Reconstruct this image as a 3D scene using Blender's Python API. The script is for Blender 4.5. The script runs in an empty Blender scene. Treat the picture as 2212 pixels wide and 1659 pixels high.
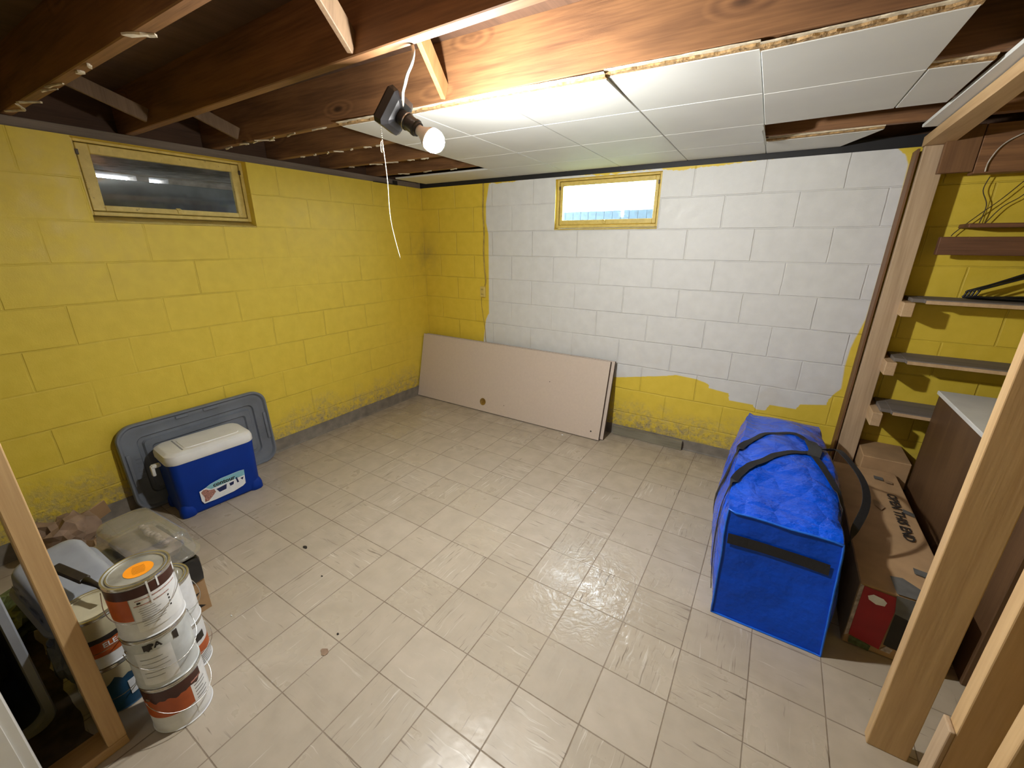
import bpy, bmesh, math, random
from mathutils import Vector, Matrix, noise
C = bpy.context.scene.collection
SC = bpy.context.scene
PI = math.pi
random.seed(7)

# ---------------------------------------------------------------- camera
def make_camera():
    yaw, pitch, roll = -.5578, -.3276, .005
    cam = bpy.data.cameras.new('camera')
    cam.sensor_width = 36; cam.lens = 895.0/2212*36; cam.clip_start = .02; cam.clip_end = 200
    o = bpy.data.objects.new('camera', cam); C.objects.link(o)
    f = Vector((math.sin(yaw)*math.cos(pitch), math.cos(yaw)*math.cos(pitch), math.sin(pitch)))
    r = Vector((math.cos(yaw), -math.sin(yaw), 0)); u = r.cross(f)
    r2 = math.cos(roll)*r + math.sin(roll)*u; u2 = -math.sin(roll)*r + math.cos(roll)*u
    M = Matrix((r2, u2, -f)).transposed().to_4x4(); M.translation = (3.0346, -3.1987, 1.5288)
    o.matrix_world = M; SC.camera = o
make_camera()

# ---------------------------------------------------------------- world, big lights, exposure
w = bpy.data.worlds.new('sky'); SC.world = w; w.use_nodes = True
bg = w.node_tree.nodes['Background']; bg.inputs[0].default_value = (.80, .90, 1, 1); bg.inputs[1].default_value = 30.0
SC.view_settings.view_transform = 'Standard'; SC.view_settings.look = 'None'
SC.view_settings.exposure = 0.0; SC.view_settings.gamma = 1
SC.view_settings.use_curve_mapping = False
BULB_POWER = 2500.0
def area(name, loc, target, size, power, col):
    l = bpy.data.lights.new(name, 'AREA'); l.shape = 'RECTANGLE'; l.size, l.size_y = size; l.energy = power; l.color = col
    o = bpy.data.objects.new(name, l); C.objects.link(o); o.location = loc
    o.rotation_euler = (Vector(target)-Vector(loc)).to_track_quat('-Z', 'Y').to_euler()
area('fill_light_behind_camera', (2.3, -4.9, 1.95), (2.2, -2.0, .6), (.5, .5), 3.5, (.95, 1, .98))  # soft fill added behind the camera; no fixture stands there

# ---------------------------------------------------------------- helpers
def tag(o, label=None, cat=None, group=None, kind=None):
    if label: o['label'] = label
    if cat: o['category'] = cat
    if group: o['group'] = group
    if kind: o['kind'] = kind
    return o
def empty(name, loc=(0, 0, 0), rz=0, **k):
    o = bpy.data.objects.new(name, None); C.objects.link(o); o.location = loc; o.rotation_euler = (0, 0, rz)
    o.empty_display_size = .05
    return tag(o, **k)
def obj(name, bm, mat, parent=None, smooth=None, **k):
    me = bpy.data.meshes.new(name)
    bmesh.ops.recalc_face_normals(bm, faces=bm.faces)
    bm.to_mesh(me); bm.free()
    mats = mat if isinstance(mat, (list, tuple)) else [mat]
    for m in mats: me.materials.append(m)
    if smooth:
        me.shade_smooth()
        if smooth != True:
            me.set_sharp_from_angle(angle=math.radians(smooth))
    o = bpy.data.objects.new(name, me); C.objects.link(o); o.parent = parent
    return tag(o, **k)
def box(bm, x0, x1, y0, y1, z0, z1, bev=0, mi=0, seg=1):
    b = bmesh.new() if bev else bm
    v = [b.verts.new((x, y, z)) for x in (x0, x1) for y in (y0, y1) for z in (z0, z1)]
    fs = [b.faces.new([v[i] for i in q]) for q in ((0,1,3,2),(4,6,7,5),(0,4,5,1),(2,3,7,6),(0,2,6,4),(1,5,7,3))]
    if bev:
        bmesh.ops.recalc_face_normals(b, faces=b.faces)
        bmesh.ops.bevel(b, geom=list(b.edges), offset=bev, segments=seg, profile=.5, affect='EDGES')
        join(bm, b, mi=mi)
    else:
        for f in fs: f.material_index = mi
    return bm
def join(bm, b, M=None, mi=None):
    mp = {}
    for v in b.verts: mp[v] = bm.verts.new(M @ v.co if M else v.co)
    for f in b.faces:
        try:
            g = bm.faces.new([mp[v] for v in f.verts]); g.material_index = f.material_index if mi is None else mi; g.smooth = f.smooth
        except ValueError: pass
    b.free()
def beam(bm, p0, p1, w, h, up=(0, 0, 1), bev=.002):
    """box from p0 to p1 (centre line) w across, h along up"""
    p0, p1 = Vector(p0), Vector(p1); d = (p1-p0); L = d.length; d.normalize()
    up = Vector(up); s = d.cross(up).normalized(); u = s.cross(d)
    b = bmesh.new(); box(b, 0, L, -w/2, w/2, -h/2, h/2, bev)
    M = Matrix((d, s, u)).transposed().to_4x4(); M.translation = p0
    join(bm, b, M); return bm
def tube(bm, pts, r, n=8, closed=False):
    pts = [Vector(p) for p in pts]; N = len(pts); rings = []
    rr = r if isinstance(r, (list, tuple)) else [r]*N
    prev = None
    for i, p in enumerate(pts):
        a = pts[(i-1) % N] if (closed or i > 0) else p; c = pts[(i+1) % N] if (closed or i < N-1) else p
        t = (c-a).normalized()
        if prev is None:
            s = t.cross(Vector((0, 0, 1)));
            if s.length < .05: s = t.cross(Vector((1, 0, 0)))
            s.normalize()
        else:
            s = (prev - t*prev.dot(t)).normalized()
        prev = s; u = t.cross(s)
        rings.append([bm.verts.new(p + (s*math.cos(2*PI*k/n)+u*math.sin(2*PI*k/n))*rr[i]) for k in range(n)])
    for i in range(N if closed else N-1):
        A, B = rings[i], rings[(i+1) % N]
        for k in range(n): bm.faces.new((A[k], A[(k+1) % n], B[(k+1) % n], B[k]))
    if not closed:
        bm.faces.new(rings[0][::-1]); bm.faces.new(rings[-1])
    return bm
def smooth_path(pts, sub=6):
    P = [Vector(p) for p in pts]; out = []
    for i in range(len(P)-1):
        a = P[max(i-1, 0)]; b = P[i]; c = P[i+1]; d = P[min(i+2, len(P)-1)]
        for k in range(sub):
            t = k/sub
            out.append(.5*((2*b)+(-a+c)*t+(2*a-5*b+4*c-d)*t*t+(-a+3*b-3*c+d)*t**3))
    out.append(P[-1]); return out
def lathe(bm, prof, n=48, cx=0, cy=0, cz=0, cap=True, mis=None):
    rings = []
    for r, z in prof:
        rings.append([bm.verts.new((cx+r*math.cos(2*PI*k/n), cy+r*math.sin(2*PI*k/n), cz+z)) for k in range(n)] if r > 1e-5 else [bm.verts.new((cx, cy, cz+z))])
    for i in range(len(rings)-1):
        A, B = rings[i], rings[i+1]; mi = mis[i] if mis else 0
        for k in range(n):
            k2 = (k+1) % n
            if len(A) == 1 and len(B) == 1: continue
            if len(A) == 1: f = bm.faces.new((A[0], B[k], B[k2]))
            elif len(B) == 1: f = bm.faces.new((A[k], A[k2], B[0]))
            else: f = bm.faces.new((A[k], A[k2], B[k2], B[k]))
            f.material_index = mi
    return bm
def text_bm(s, size, bold=0, xs=1.0):
    cu = bpy.data.curves.new('t', 'FONT'); cu.body = s; cu.size = size; cu.align_x = 'CENTER'; cu.align_y = 'CENTER'; cu.offset = bold; cu.resolution_u = 2
    o = bpy.data.objects.new('t', cu); C.objects.link(o)
    bpy.context.view_layer.update()
    me = bpy.data.meshes.new_from_object(o.evaluated_get(bpy.context.evaluated_depsgraph_get()))
    bm = bmesh.new(); bm.from_mesh(me); bpy.data.objects.remove(o); bpy.data.curves.remove(cu); bpy.data.meshes.remove(me)
    for v in bm.verts: v.co.x *= xs
    return bm
def on_plane(bm, src, origin, xdir, ydir, off=.0008):
    """lay a flat bmesh (xy) on the plane origin + x*xdir + y*ydir, lifted off along the normal"""
    X, Y = Vector(xdir).normalized(), Vector(ydir).normalized(); Z = X.cross(Y)
    M = Matrix((X, Y, Z)).transposed().to_4x4(); M.translation = Vector(origin) + Z*off
    join(bm, src, M); return bm
def flat_rect(w, h, x=0, y=0, r=0, n=4):
    b = bmesh.new()
    if r:
        vs = []
        for cx, cy, a0 in ((w/2-r, h/2-r, 0), (-w/2+r, h/2-r, 90), (-w/2+r, -h/2+r, 180), (w/2-r, -h/2+r, 270)):
            for k in range(n+1):
                a = math.radians(a0+90*k/n); vs.append(b.verts.new((x+cx+r*math.cos(a), y+cy+r*math.sin(a), 0)))
        b.faces.new(vs)
    else:
        b.faces.new([b.verts.new((x+sx*w/2, y+sy*h/2, 0)) for sx, sy in ((-1, -1), (1, -1), (1, 1), (-1, 1))])
    return b
def flat_poly(pts):
    b = bmesh.new(); b.faces.new([b.verts.new((x, y, 0)) for x, y in pts]); return b
def copy_tree(o, parent=None):
    c = o.copy(); C.objects.link(c); c.parent = parent
    for ch in list(o.children): copy_tree(ch, c)
    return c

# ---------------------------------------------------------------- materials
class NT:
    def __init__(s, name):
        s.m = bpy.data.materials.new(name); s.m.use_nodes = True; s.t = s.m.node_tree; s.b = s.t.nodes['Principled BSDF']
    def n(s, ty, ins=None, **kw):
        nd = s.t.nodes.new('ShaderNode'+ty)
        for k, v in kw.items(): setattr(nd, k, v)
        for k, v in (ins or {}).items(): s.set(nd.inputs[k], v)
        return nd
    def set(s, sock, v):
        if isinstance(v, bpy.types.NodeSocket): s.t.links.new(v, sock)
        elif isinstance(v, bpy.types.Node): s.t.links.new(v.outputs[0], sock)
        else: sock.default_value = v
    def math(s, op, a, b=0.0, c=None, clamp=False):
        nd = s.n('Math', {0: a, 1: b}, operation=op, use_clamp=clamp)
        if c is not None: s.set(nd.inputs[2], c)
        return nd.outputs[0]
    def mix(s, f, a, b):
        nd = s.n('Mix', data_type='RGBA'); s.set(nd.inputs[0], f); s.set(nd.inputs[6], col(a)); s.set(nd.inputs[7], col(b)); return nd.outputs[2]
    def noise(s, vec, scale, detail=3, rough=.5, **k):
        return s.n('TexNoise', {'Vector': vec, 'Scale': scale, 'Detail': detail, 'Roughness': rough}, **k).outputs['Fac']
    def ramp(s, f, a, b, lo=0.0, hi=1.0):
        return s.n('MapRange', {0: f, 1: a, 2: b, 3: lo, 4: hi}).outputs[0]
    def pos(s): return s.n('NewGeometry').outputs['Position']
    def objc(s): return s.n('TexCoord').outputs['Object']
    def scale(s, v, sx, sy, sz): return s.n('VectorMath', {0: v, 1: (sx, sy, sz)}, operation='MULTIPLY').outputs[0]
    def xyz(s, v): return s.n('SeparateXYZ', {0: v}).outputs
    def comb(s, x=0.0, y=0.0, z=0.0): return s.n('CombineXYZ', {0: x, 1: y, 2: z}).outputs[0]
    def out(s, color=None, rough=None, bump=None, bs=.3, bd=.01, **k):
        if color is not None: s.set(s.b.inputs['Base Color'], col(color))
        if rough is not None: s.set(s.b.inputs['Roughness'], rough)
        if bump is not None:
            bn = s.n('Bump', {'Strength': bs, 'Distance': bd, 'Height': bump}); s.set(s.b.inputs['Normal'], bn.outputs[0])
        for kk, v in k.items(): s.set(s.b.inputs[kk], v)
        return s.m
def col(c):
    if isinstance(c, (tuple, list)) and len(c) == 3: return (*c, 1)
    return c
def plain(name, c, rough=.5, var=.12, scale=30, bump=0, **k):
    t = NT(name); p = t.objc(); f = t.noise(p, scale, 4)
    dark = tuple(x*(1-var*1.6) for x in c); lite = tuple(min(1, x*(1+var)) for x in c)
    return t.out(t.mix(t.ramp(f, .3, .7), dark, lite), rough, t.noise(p, scale*2) if bump else None, bump, .003, **k)
def wood(name, dark, lite, axis='x', scale=1.0, rough=.65, knots=.6, stain=0, knot_scale=3.0):
    t = NT(name); p = t.objc()
    st = {'x': (.09, 1, 1), 'y': (1, .09, 1), 'z': (1, 1, .09)}[axis]
    ks = {'x': (.40, .10, 1), 'y': (1, .35, 1), 'z': (1, 1, .35)}[axis]
    rnd = t.n('ObjectInfo').outputs['Random']
    off = t.n('VectorMath', {0: p, 1: t.comb(t.math('MULTIPLY', rnd, 17.0), t.math('MULTIPLY', rnd, 9.0), t.math('MULTIPLY', rnd, 5.0))}, operation='ADD').outputs[0]
    q = t.scale(off, *[x*scale for x in st])
    # knots: cells whose nearness warps the grain
    vk = t.n('TexVoronoi', {'Vector': t.scale(off, *ks), 'Scale': knot_scale, 'Randomness': .9}); kd = vk.outputs['Distance']
    near = t.math('SUBTRACT', 1.0, t.ramp(kd, 0.02, .22))
    warp = t.math('ADD', t.noise(q, 5, 2), t.math('MULTIPLY', near, .35*knots))
    band = t.math('SINE', t.math('MULTIPLY', warp, 42.0))
    fine = t.noise(t.scale(off, *[x*scale*(.5 if x < 1 else 1) for x in st]), 130, 3)
    f = t.math('ADD', t.math('MULTIPLY', t.ramp(band, -1, 1), .26), t.math('MULTIPLY', fine, .74))
    c = t.mix(t.ramp(f, .15, .85), dark, lite)
    kc = t.math('MULTIPLY', t.math('SUBTRACT', 1.0, t.ramp(kd, .03, .07)), knots, clamp=True)
    c = t.mix(kc, c, tuple(x*.35 for x in dark))
    big = t.ramp(t.noise(off, 2.2, 4), .35, .72)
    if stain: c = t.mix(t.math('MULTIPLY', big, stain), c, tuple(x*.45 for x in dark))
    return t.out(c, rough, f, .25, .002)

def block_wall(name, axis):
    """painted concrete block: joints, roller texture and paint; axis is the horizontal one"""
    t = NT(name); p = t.pos(); X, Y, Z = t.xyz(p)[0:3]
    u = t.math('SUBTRACT', X, .0104) if axis == 'x' else t.math('ADD', Y, .171)
    wob = t.math('MULTIPLY', t.math('SUBTRACT', t.noise(p, 9, 3), .5), .009)
    vec = t.comb(t.math('ADD', t.math('ADD', u, 40.64), wob), t.math('ADD', t.math('ADD', Z, 20.32), wob), 0.0)
    br = t.n('TexBrick', {'Vector': vec, 'Scale': 1.0, 'Mortar Size': .0055, 'Mortar Smooth': .6, 'Brick Width': .4064, 'Row Height': .2032, 'Bias': 0.0}, offset=.5, offset_frequency=2)
    joint = br.outputs['Fac']
    fade = t.ramp(t.noise(p, 1.7, 2), .34, .66, .30 if axis == 'x' else .06, .9 if axis == 'x' else .75)
    jf = t.math('MULTIPLY', joint, fade)
    rough_n = t.noise(p, 160, 2); mid_n = t.noise(p, 14, 5)
    yel = t.mix(t.ramp(mid_n, .3, .7), (.70, .52, .048), (.77, .58, .062))
    yel = t.mix(t.math('MULTIPLY', jf, .25), yel, (.33, .24, .05))
    # crumbling, dirty paint along the base
    low = t.math('SUBTRACT', 1.0, t.ramp(t.math('ADD', Z, t.math('MULTIPLY', t.noise(p, 5, 4), -.38)), -.10, .14), clamp=True)
    flake = t.math('MULTIPLY', low, t.ramp(t.noise(p, 22, 6, .7), .42, .6))
    yel = t.mix(t.math('MULTIPLY', flake, .8), yel, (.36, .30, .20))
    yel = t.mix(t.math('MULTIPLY', t.math('MULTIPLY', low, t.ramp(t.noise(p, 55, 3), .55, .7)), .6), yel, (.12, .10, .07))
    # smudges near the far corner
    sx = t.math('ABSOLUTE', X if axis == 'x' else Y)
    near = t.math('SUBTRACT', 1.0, t.ramp(sx, .0, .33), clamp=True)
    smz = t.math('SUBTRACT', 1.0, t.ramp(t.math('ABSOLUTE', t.math('SUBTRACT', Z, 1.42)), .0, .32), clamp=True)
    yel = t.mix(t.math('MULTIPLY', t.math('MULTIPLY', near, smz), t.ramp(t.noise(p, 6, 5, .65), .35, .8, 0, .8)), yel, (.25, .19, .07))
    h = t.math('ADD', t.math('MULTIPLY', jf, -1.0), t.math('MULTIPLY', rough_n, .10))
    h = t.math('ADD', h, t.math('MULTIPLY', mid_n, .35)); h = t.math('SUBTRACT', h, t.math('MULTIPLY', flake, .8))
    c = yel
    if axis == 'x':
        def curve(fac, pts, lo, hi, vlo, vhi):
            nd = t.n('FloatCurve', {'Value': t.ramp(fac, lo, hi)}); cv = nd.mapping.curves[0]
            pts = [((a-lo)/(hi-lo), (b-vlo)/(vhi-vlo)) for a, b in pts]
            cv.points[0].location = pts[0]; cv.points[1].location = pts[-1]
            for q in pts[1:-1]: cv.points.new(*q)
            for q in cv.points: q.handle_type = 'VECTOR'
            nd.mapping.update()
            return t.ramp(nd.outputs[0], 0, 1, vlo, vhi)
        jit = t.math('MULTIPLY', t.math('SUBTRACT', t.noise(p, 28, 4, .6), .5), .045)
        Zj = t.math('ADD', Z, jit); Xj = t.math('ADD', X, jit)
        xl = curve(Zj, [(0, .70), (.636, .714), (.75, .73), (.842, .745), (.9, .78), (1.228, .783), (1.5, .785), (1.6, .785), (1.703, .761), (1.85, .763), (2.02, .80)], 0, 2.02, 0, 4)
        zb = curve(Xj, [(.6, .4), (2.06, .494), (2.436, .571), (2.50, .59), (2.651, .582), (2.733, .558), (2.74, .53), (2.877, .514), (2.885, .464), (3.046, .461), (3.05, .432), (3.118, .436), (3.125, .482), (3.29, .483), (3.30, .52), (3.445, .548), (3.45, .61), (3.497, .668), (3.6, .70)], .6, 3.6, 0, 1)
        xr = curve(Zj, [(0, 3.4), (.55, 3.44), (.61, 3.455), (.668, 3.49), (.817, 3.478), (.936, 3.482), (1.02, 3.497), (1.11, 3.515), (1.3, 3.517), (1.7, 3.518), (1.93, 3.512), (1.985, 3.49), (2.02, 3.44)], 0, 2.02, 3, 4)
        sm = lambda a, e: t.ramp(a, -e, e)
        m = t.math('MULTIPLY', t.math('MULTIPLY', sm(t.math('SUBTRACT', X, xl), .004), sm(t.math('SUBTRACT', xr, X), .004)), sm(t.math('SUBTRACT', Z, zb), .003))
        m = t.math('MULTIPLY', m, t.math('SUBTRACT', 1.0, t.ramp(t.math('ADD', t.math('ADD', Z, jit), t.ramp(t.noise(p, 2.3, 2), .35, .65, -.03, .012)), 1.992, 1.998)))
        m = t.math('MULTIPLY', m, t.math('LESS_THAN', Y, .003))
        wh = t.mix(t.ramp(mid_n, .3, .7), (.64, .65, .65), (.70, .71, .71))
        thin = t.math('MULTIPLY', t.ramp(Z, .85, .55), t.ramp(t.noise(p, 4, 3), .52, .6))
        wh = t.mix(t.math('MULTIPLY', thin, .35), wh, (.60, .56, .50))
        wh = t.mix(t.math('MULTIPLY', jf, .14), wh, (.45, .45, .44))
        c = t.mix(m, yel, wh)
    return t.out(c, t.ramp(mid_n, .3, .7, .42, .6), h, .75, .006)

def floor_mat():
    t = NT('vinyl_tile'); p = t.pos(); X, Y, Z = t.xyz(p)[0:3]; S = .2354
    u = t.math('DIVIDE', t.math('SUBTRACT', X, 2.4916-S*30), S); v = t.math('DIVIDE', t.math('SUBTRACT', Y, -2.5069-S*30), S)
    iu, iv = t.math('FLOOR', u), t.math('FLOOR', v); fu, fv = t.math('FRACT', u), t.math('FRACT', v)
    par = t.math('MODULO', t.math('ADD', iu, iv), 2.0)
    rnd = t.n('TexWhiteNoise', {'Vector': t.comb(iu, iv, 0.0)}, noise_dimensions='3D'); r1, r2, r3 = t.xyz(rnd.outputs['Color'])[0:3]
    flip = t.math('GREATER_THAN', r3, .86); par = t.math('ABSOLUTE', t.math('SUBTRACT', par, flip))
    mixf = lambda f, a, b: t.n('Mix', {0: f, 2: a, 3: b}, data_type='FLOAT').outputs[0]
    a = mixf(par, X, Y); b = mixf(par, Y, X)
    bend = t.math('MULTIPLY', t.noise(t.comb(a, b, t.math('MULTIPLY', r1, 50.0)), 9, 2), .03)
    q = t.comb(t.math('MULTIPLY', a, 5.0), t.math('ADD', t.math('MULTIPLY', b, 90.0), t.math('MULTIPLY', bend, 90.0)), t.math('MULTIPLY', r1, 60.0))
    sn = t.noise(q, 1.0, 2, .6)
    q2 = t.comb(t.math('MULTIPLY', a, 7.0), t.math('ADD', t.math('MULTIPLY', b, 120.0), t.math('MULTIPLY', bend, 90.0)), t.math('MULTIPLY', r2, 60.0))
    sd = t.noise(q2, 1.0, 2, .6)
    patch = t.noise(t.comb(t.math('MULTIPLY', a, 3.0), t.math('MULTIPLY', b, 14.0), t.math('MULTIPLY', r2, 40.0)), 1.6, 2)
    heavy = t.ramp(r2, .2, .95, .0, .10)
    white = t.math('MULTIPLY', t.ramp(sn, t.math('SUBTRACT', .69, heavy), t.math('SUBTRACT', .76, heavy)), t.ramp(patch, .42, .58))
    dark = t.math('MULTIPLY', t.ramp(sd, t.math('SUBTRACT', .69, heavy), t.math('SUBTRACT', .79, heavy)), t.ramp(patch, .60, .44))
    big = t.noise(p, 1.3, 4); med = t.noise(p, 11, 5)
    base = t.mix(t.ramp(r1, 0, 1), (.45, .385, .30), (.505, .435, .345))
    base = t.mix(t.ramp(med, .3, .75, 0, .45), base, (.30, .25, .185))
    base = t.mix(t.ramp(sn, .35, .65, 0, .22), base, (.45, .40, .32))
    base = t.mix(t.math('MULTIPLY', white, .62), base, (.66, .62, .55))
    base = t.mix(t.math('MULTIPLY', dark, .72), base, (.12, .09, .065))
    edge = t.math('MINIMUM', t.math('MINIMUM', fu, t.math('SUBTRACT', 1.0, fu)), t.math('MINIMUM', fv, t.math('SUBTRACT', 1.0, fv)))
    grout = t.math('SUBTRACT', 1.0, t.ramp(t.math('ADD', edge, t.math('MULTIPLY', t.math('SUBTRACT', t.noise(p, 60, 2), .5), .006)), .004, .0112), clamp=True)
    gn = t.math('MULTIPLY', grout, t.ramp(t.noise(p, 6, 3), .3, .6, .55, 1))
    base = t.mix(t.math('MULTIPLY', gn, .74), base, (.13, .085, .05))
    # dirt along the left wall and under the clutter
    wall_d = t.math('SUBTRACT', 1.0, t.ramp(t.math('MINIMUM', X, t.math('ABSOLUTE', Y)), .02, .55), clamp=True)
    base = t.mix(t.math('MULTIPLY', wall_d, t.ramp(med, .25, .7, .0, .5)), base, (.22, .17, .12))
    spot = t.ramp(t.noise(p, 38, 2), .77, .80)
    base = t.mix(t.math('MULTIPLY', spot, .5), base, (.15, .10, .07))
    rg = t.math('ADD', t.ramp(med, .3, .7, .24, .40), t.ramp(r3, 0, 1, -.04, .14))
    rg = t.math('ADD', rg, t.math('MULTIPLY', grout, .3))
    wx = t.n('VectorMath', {0: p, 1: (2.56, -1.70, 0.0)}, operation='DISTANCE').outputs['Value']     # waxed, wrinkled patch
    wax = t.math('MULTIPLY', t.math('SUBTRACT', 1.0, t.ramp(wx, .14, .42), clamp=True), t.ramp(r1, 0, 1, .75, 1.0))
    rg = t.math('SUBTRACT', rg, t.math('MULTIPLY', wax, .30)); rg = t.math('MAXIMUM', rg, .09)
    h = t.math('ADD', t.math('MULTIPLY', grout, -1.0), t.math('MULTIPLY', t.noise(p, 7, 3), 1.6))
    h = t.math('ADD', h, t.math('MULTIPLY', t.noise(p, 45, 3), .12))
    wr = t.noise(t.n('VectorMath', {0: p, 1: t.n('TexNoise', {'Vector': p, 'Scale': 6.0}).outputs['Color']}, operation='ADD').outputs[0], 14, 3)
    h = t.math('ADD', h, t.math('MULTIPLY', wax, t.math('MULTIPLY', wr, 1.6)))
    h = t.math('ADD', h, t.math('MULTIPLY', t.math('ADD', white, dark), .03))
    return t.out(base, rg, h, .45, .005, **{'Specular IOR Level': .5})

M_block_back = block_wall('painted_block_back', 'x')
M_block_left = block_wall('painted_block_left', 'y')
M_floor = floor_mat()
M_joist = wood('joist_wood', (.120, .054, .024), (.335, .162, .066), 'x', 1.0, .6, .9, .35, 5.0)
M_bridge = wood('bridging_wood', (.34, .17, .065), (.52, .29, .12), 'z', 1.0, .6, .2)
M_sub = wood('subfloor_wood', (.07, .035, .018), (.13, .065, .035), 'y', 1.0, .8, .3, .5)
M_stud = wood('stud_wood', (.46, .29, .135), (.64, .44, .22), 'z', 1.0, .6, .45, 0, 2.0)
M_stud_old = wood('grey_stud_wood', (.40, .28, .17), (.58, .43, .28), 'z', 1.0, .65, .5, .1, 2.0)
M_plate = wood('plate_wood', (.42, .26, .12), (.58, .39, .20), 'y', 1.0, .6, .3)
M_brown = wood('brown_board', (.12, .055, .022), (.22, .11, .045), 'z', 1.0, .6, .3)
M_darkboard = wood('dark_shelf_board', (.10, .045, .022), (.20, .09, .045), 'x', 1.0, .6, .4)
M_shelf = wood('grey_shelf_board', (.15, .13, .115), (.23, .20, .18), 'x', 1.0, .8, .2)
M_cleat = wood('cleat_wood', (.48, .32, .18), (.64, .46, .28), 'y', 1.0, .6, .2)
M_sill = wood('old_sill_wood', (.13, .10, .075), (.24, .19, .15), 'y', 1.0, .8, .2)
M_lath = wood('rotten_lath', (.17, .15, .10), (.33, .31, .23), 'x', 1.0, .85, .3, .3)
M_cab = wood('cabinet_wood', (.085, .042, .018), (.15, .08, .035), 'z', 1.0, .5, .3, .3, 3.5)
M_oldbridge = wood('old_bridging_wood', (.14, .085, .045), (.25, .16, .09), 'z', 1.0, .7, .2)
M_sealer = plain('black_sealer', (.012, .012, .014), .6)
M_tile = plain('white_ceiling_tile', (.66, .67, .65), .6, .03, 4)
M_fiber = plain('tile_fiber', (.42, .27, .12), .95, .35, 60, .8)
M_flange = plain('tile_flange', (.68, .60, .45), .9, .15, 40, .5)
M_yframe = NT('yellow_window_paint')
_p = M_yframe.pos(); _c = M_yframe.mix(M_yframe.ramp(M_yframe.noise(_p, 30, 5), .35, .65), (.58, .44, .11), (.68, .53, .15))
_c = M_yframe.mix(M_yframe.ramp(M_yframe.noise(_p, 45, 5, .7), .62, .72, 0, .8), _c, (.12, .07, .02))
M_yframe = M_yframe.out(_c, .5, M_yframe.noise(_p, 90, 3), .2, .003)
M_cove = plain('vinyl_base', (.20, .175, .14), .6, .2, 14)
M_white = plain('white_paint', (.74, .75, .74), .45, .04, 8)
M_panel = plain('beige_door_skin', (.60, .505, .43), .45, .02, 60)
M_edge = plain('dark_panel_edge', (.10, .07, .055), .8)
M_hole = plain('brass_cup', (.40, .26, .08), .35, .2, 60, Metallic=.7)
M_black = plain('black_plastic', (.015, .015, .017), .35)
M_blackcloth = plain('black_webbing', (.012, .012, .015), .75, .2, 200)
M_grip = plain('grey_grip', (.035, .037, .042), .7, .2, 100)
M_cord = plain('cotton_cord', (.75, .70, .52), .8)
M_cable = plain('cable_jacket', (.52, .48, .42), .5, .2, 60)
M_cableyel = plain('painted_cable', (.40, .28, .06), .6, .2, 40)
M_wire = plain('dark_wire', (.06, .04, .02), .5)
M_metal = plain('steel', (.55, .55, .54), .28, .1, 20, Metallic=1.0)
M_bluebody = plain('blue_cooler_plastic', (.001, .034, .30), .5, .06, 10, **{'Specular IOR Level': .25})
M_coolwhite = plain('white_cooler_plastic', (.78, .79, .78), .38, .05, 10)
M_totegrey = plain('grey_tote_plastic', (.17, .19, .225), .42, .1, 8)
M_totedark = plain('navy_tote_plastic', (.03, .032, .05), .5, .2, 8)
M_toterim = plain('light_grey_plastic', (.30, .32, .36), .4, .08, 10)
M_card = plain('cardboard', (.42, .265, .135), .8, .08, 12)
M_cardd = plain('cardboard_old', (.30, .19, .10), .85, .15, 12)
M_red = plain('red_carton', (.34, .006, .012), .5, .1, 14)
M_tape = plain('grey_tape', (.12, .12, .115), .5, .15, 20)
M_ink = plain('black_ink', (.02, .016, .014), .7)
M_green = plain('green_print', (.10, .13, .05), .6, .3, 60)
M_litprint = plain('pale_print', (.45, .38, .34), .6, .3, 60)
M_canlabel = plain('white_can_label', (.76, .79, .83), .45, .08, 20)
M_candirty = plain('grey_can_label', (.58, .62, .64), .5, .15, 16)
M_orange = plain('orange_can_label', (.50, .10, .016), .4, .12, 14)
M_brownlab = plain('dark_brown_label', (.055, .012, .006), .35, .2, 14)
M_bluelab = plain('blue_can_label', (.012, .07, .15), .45, .3, 12)
M_rimmetal = plain('tin_rim', (.62, .61, .58), .25, .25, 25, Metallic=.9)
M_lidmetal = plain('tin_lid', (.42, .41, .35), .45, .25, 14, Metallic=.35)
M_sticker = plain('orange_sticker', (.95, .33, .015), .5, .05, 30)
M_creampaint = plain('cream_paint', (.52, .47, .32), .5, .12, 12)
M_dirtyblack = plain('dried_black_paint', (.02, .014, .012), .5, .3, 30)
M_paper = plain('brown_paper', (.30, .20, .13), .8, .2, 14)
M_paleblue = plain('pale_tub_plastic', (.34, .36, .39), .4, .08, 10)
M_navyprint = plain('navy_print', (.03, .07, .20), .5, .4, 60)
M_sky = plain('label_sky', (.25, .55, .65), .4, .1, 20)
M_labelwhite = plain('label_white', (.84, .87, .90), .4, .05, 20)
M_labelred = plain('label_skin', (.45, .22, .18), .5, .5, 160)
M_navy = plain('label_navy', (.01, .02, .10), .4)
M_conc = plain('concrete', (.16, .17, .18), .9, .25, 6, .6)
M_porch = plain('weathered_board', (.36, .30, .25), .85, .3, 12)
M_grey = plain('grey_cap', (.30, .31, .33), .5)
def glass_mat(name, tint=(1, 1, 1), rough=.0, a=.12):
    t = NT(name); gl = t.n('BsdfGlossy', {'Color': (1, 1, 1, 1), 'Roughness': .04}); tr = t.n('BsdfTransparent', {'Color': (*tint, 1)})
    mx = t.n('MixShader', {0: t.math('ADD', t.math('MULTIPLY', t.math('POWER', t.n('LayerWeight', {'Blend': .5}).outputs['Facing'], 5.0), .90), .04+a)}); t.t.links.new(tr.outputs[0], mx.inputs[1]); t.t.links.new(gl.outputs[0], mx.inputs[2])
    t.t.links.new(mx.outputs[0], t.t.nodes['Material Output'].inputs[0]); return t.m
M_glass = glass_mat('window_glass', (.93, .95, .95), a=.0)
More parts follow.
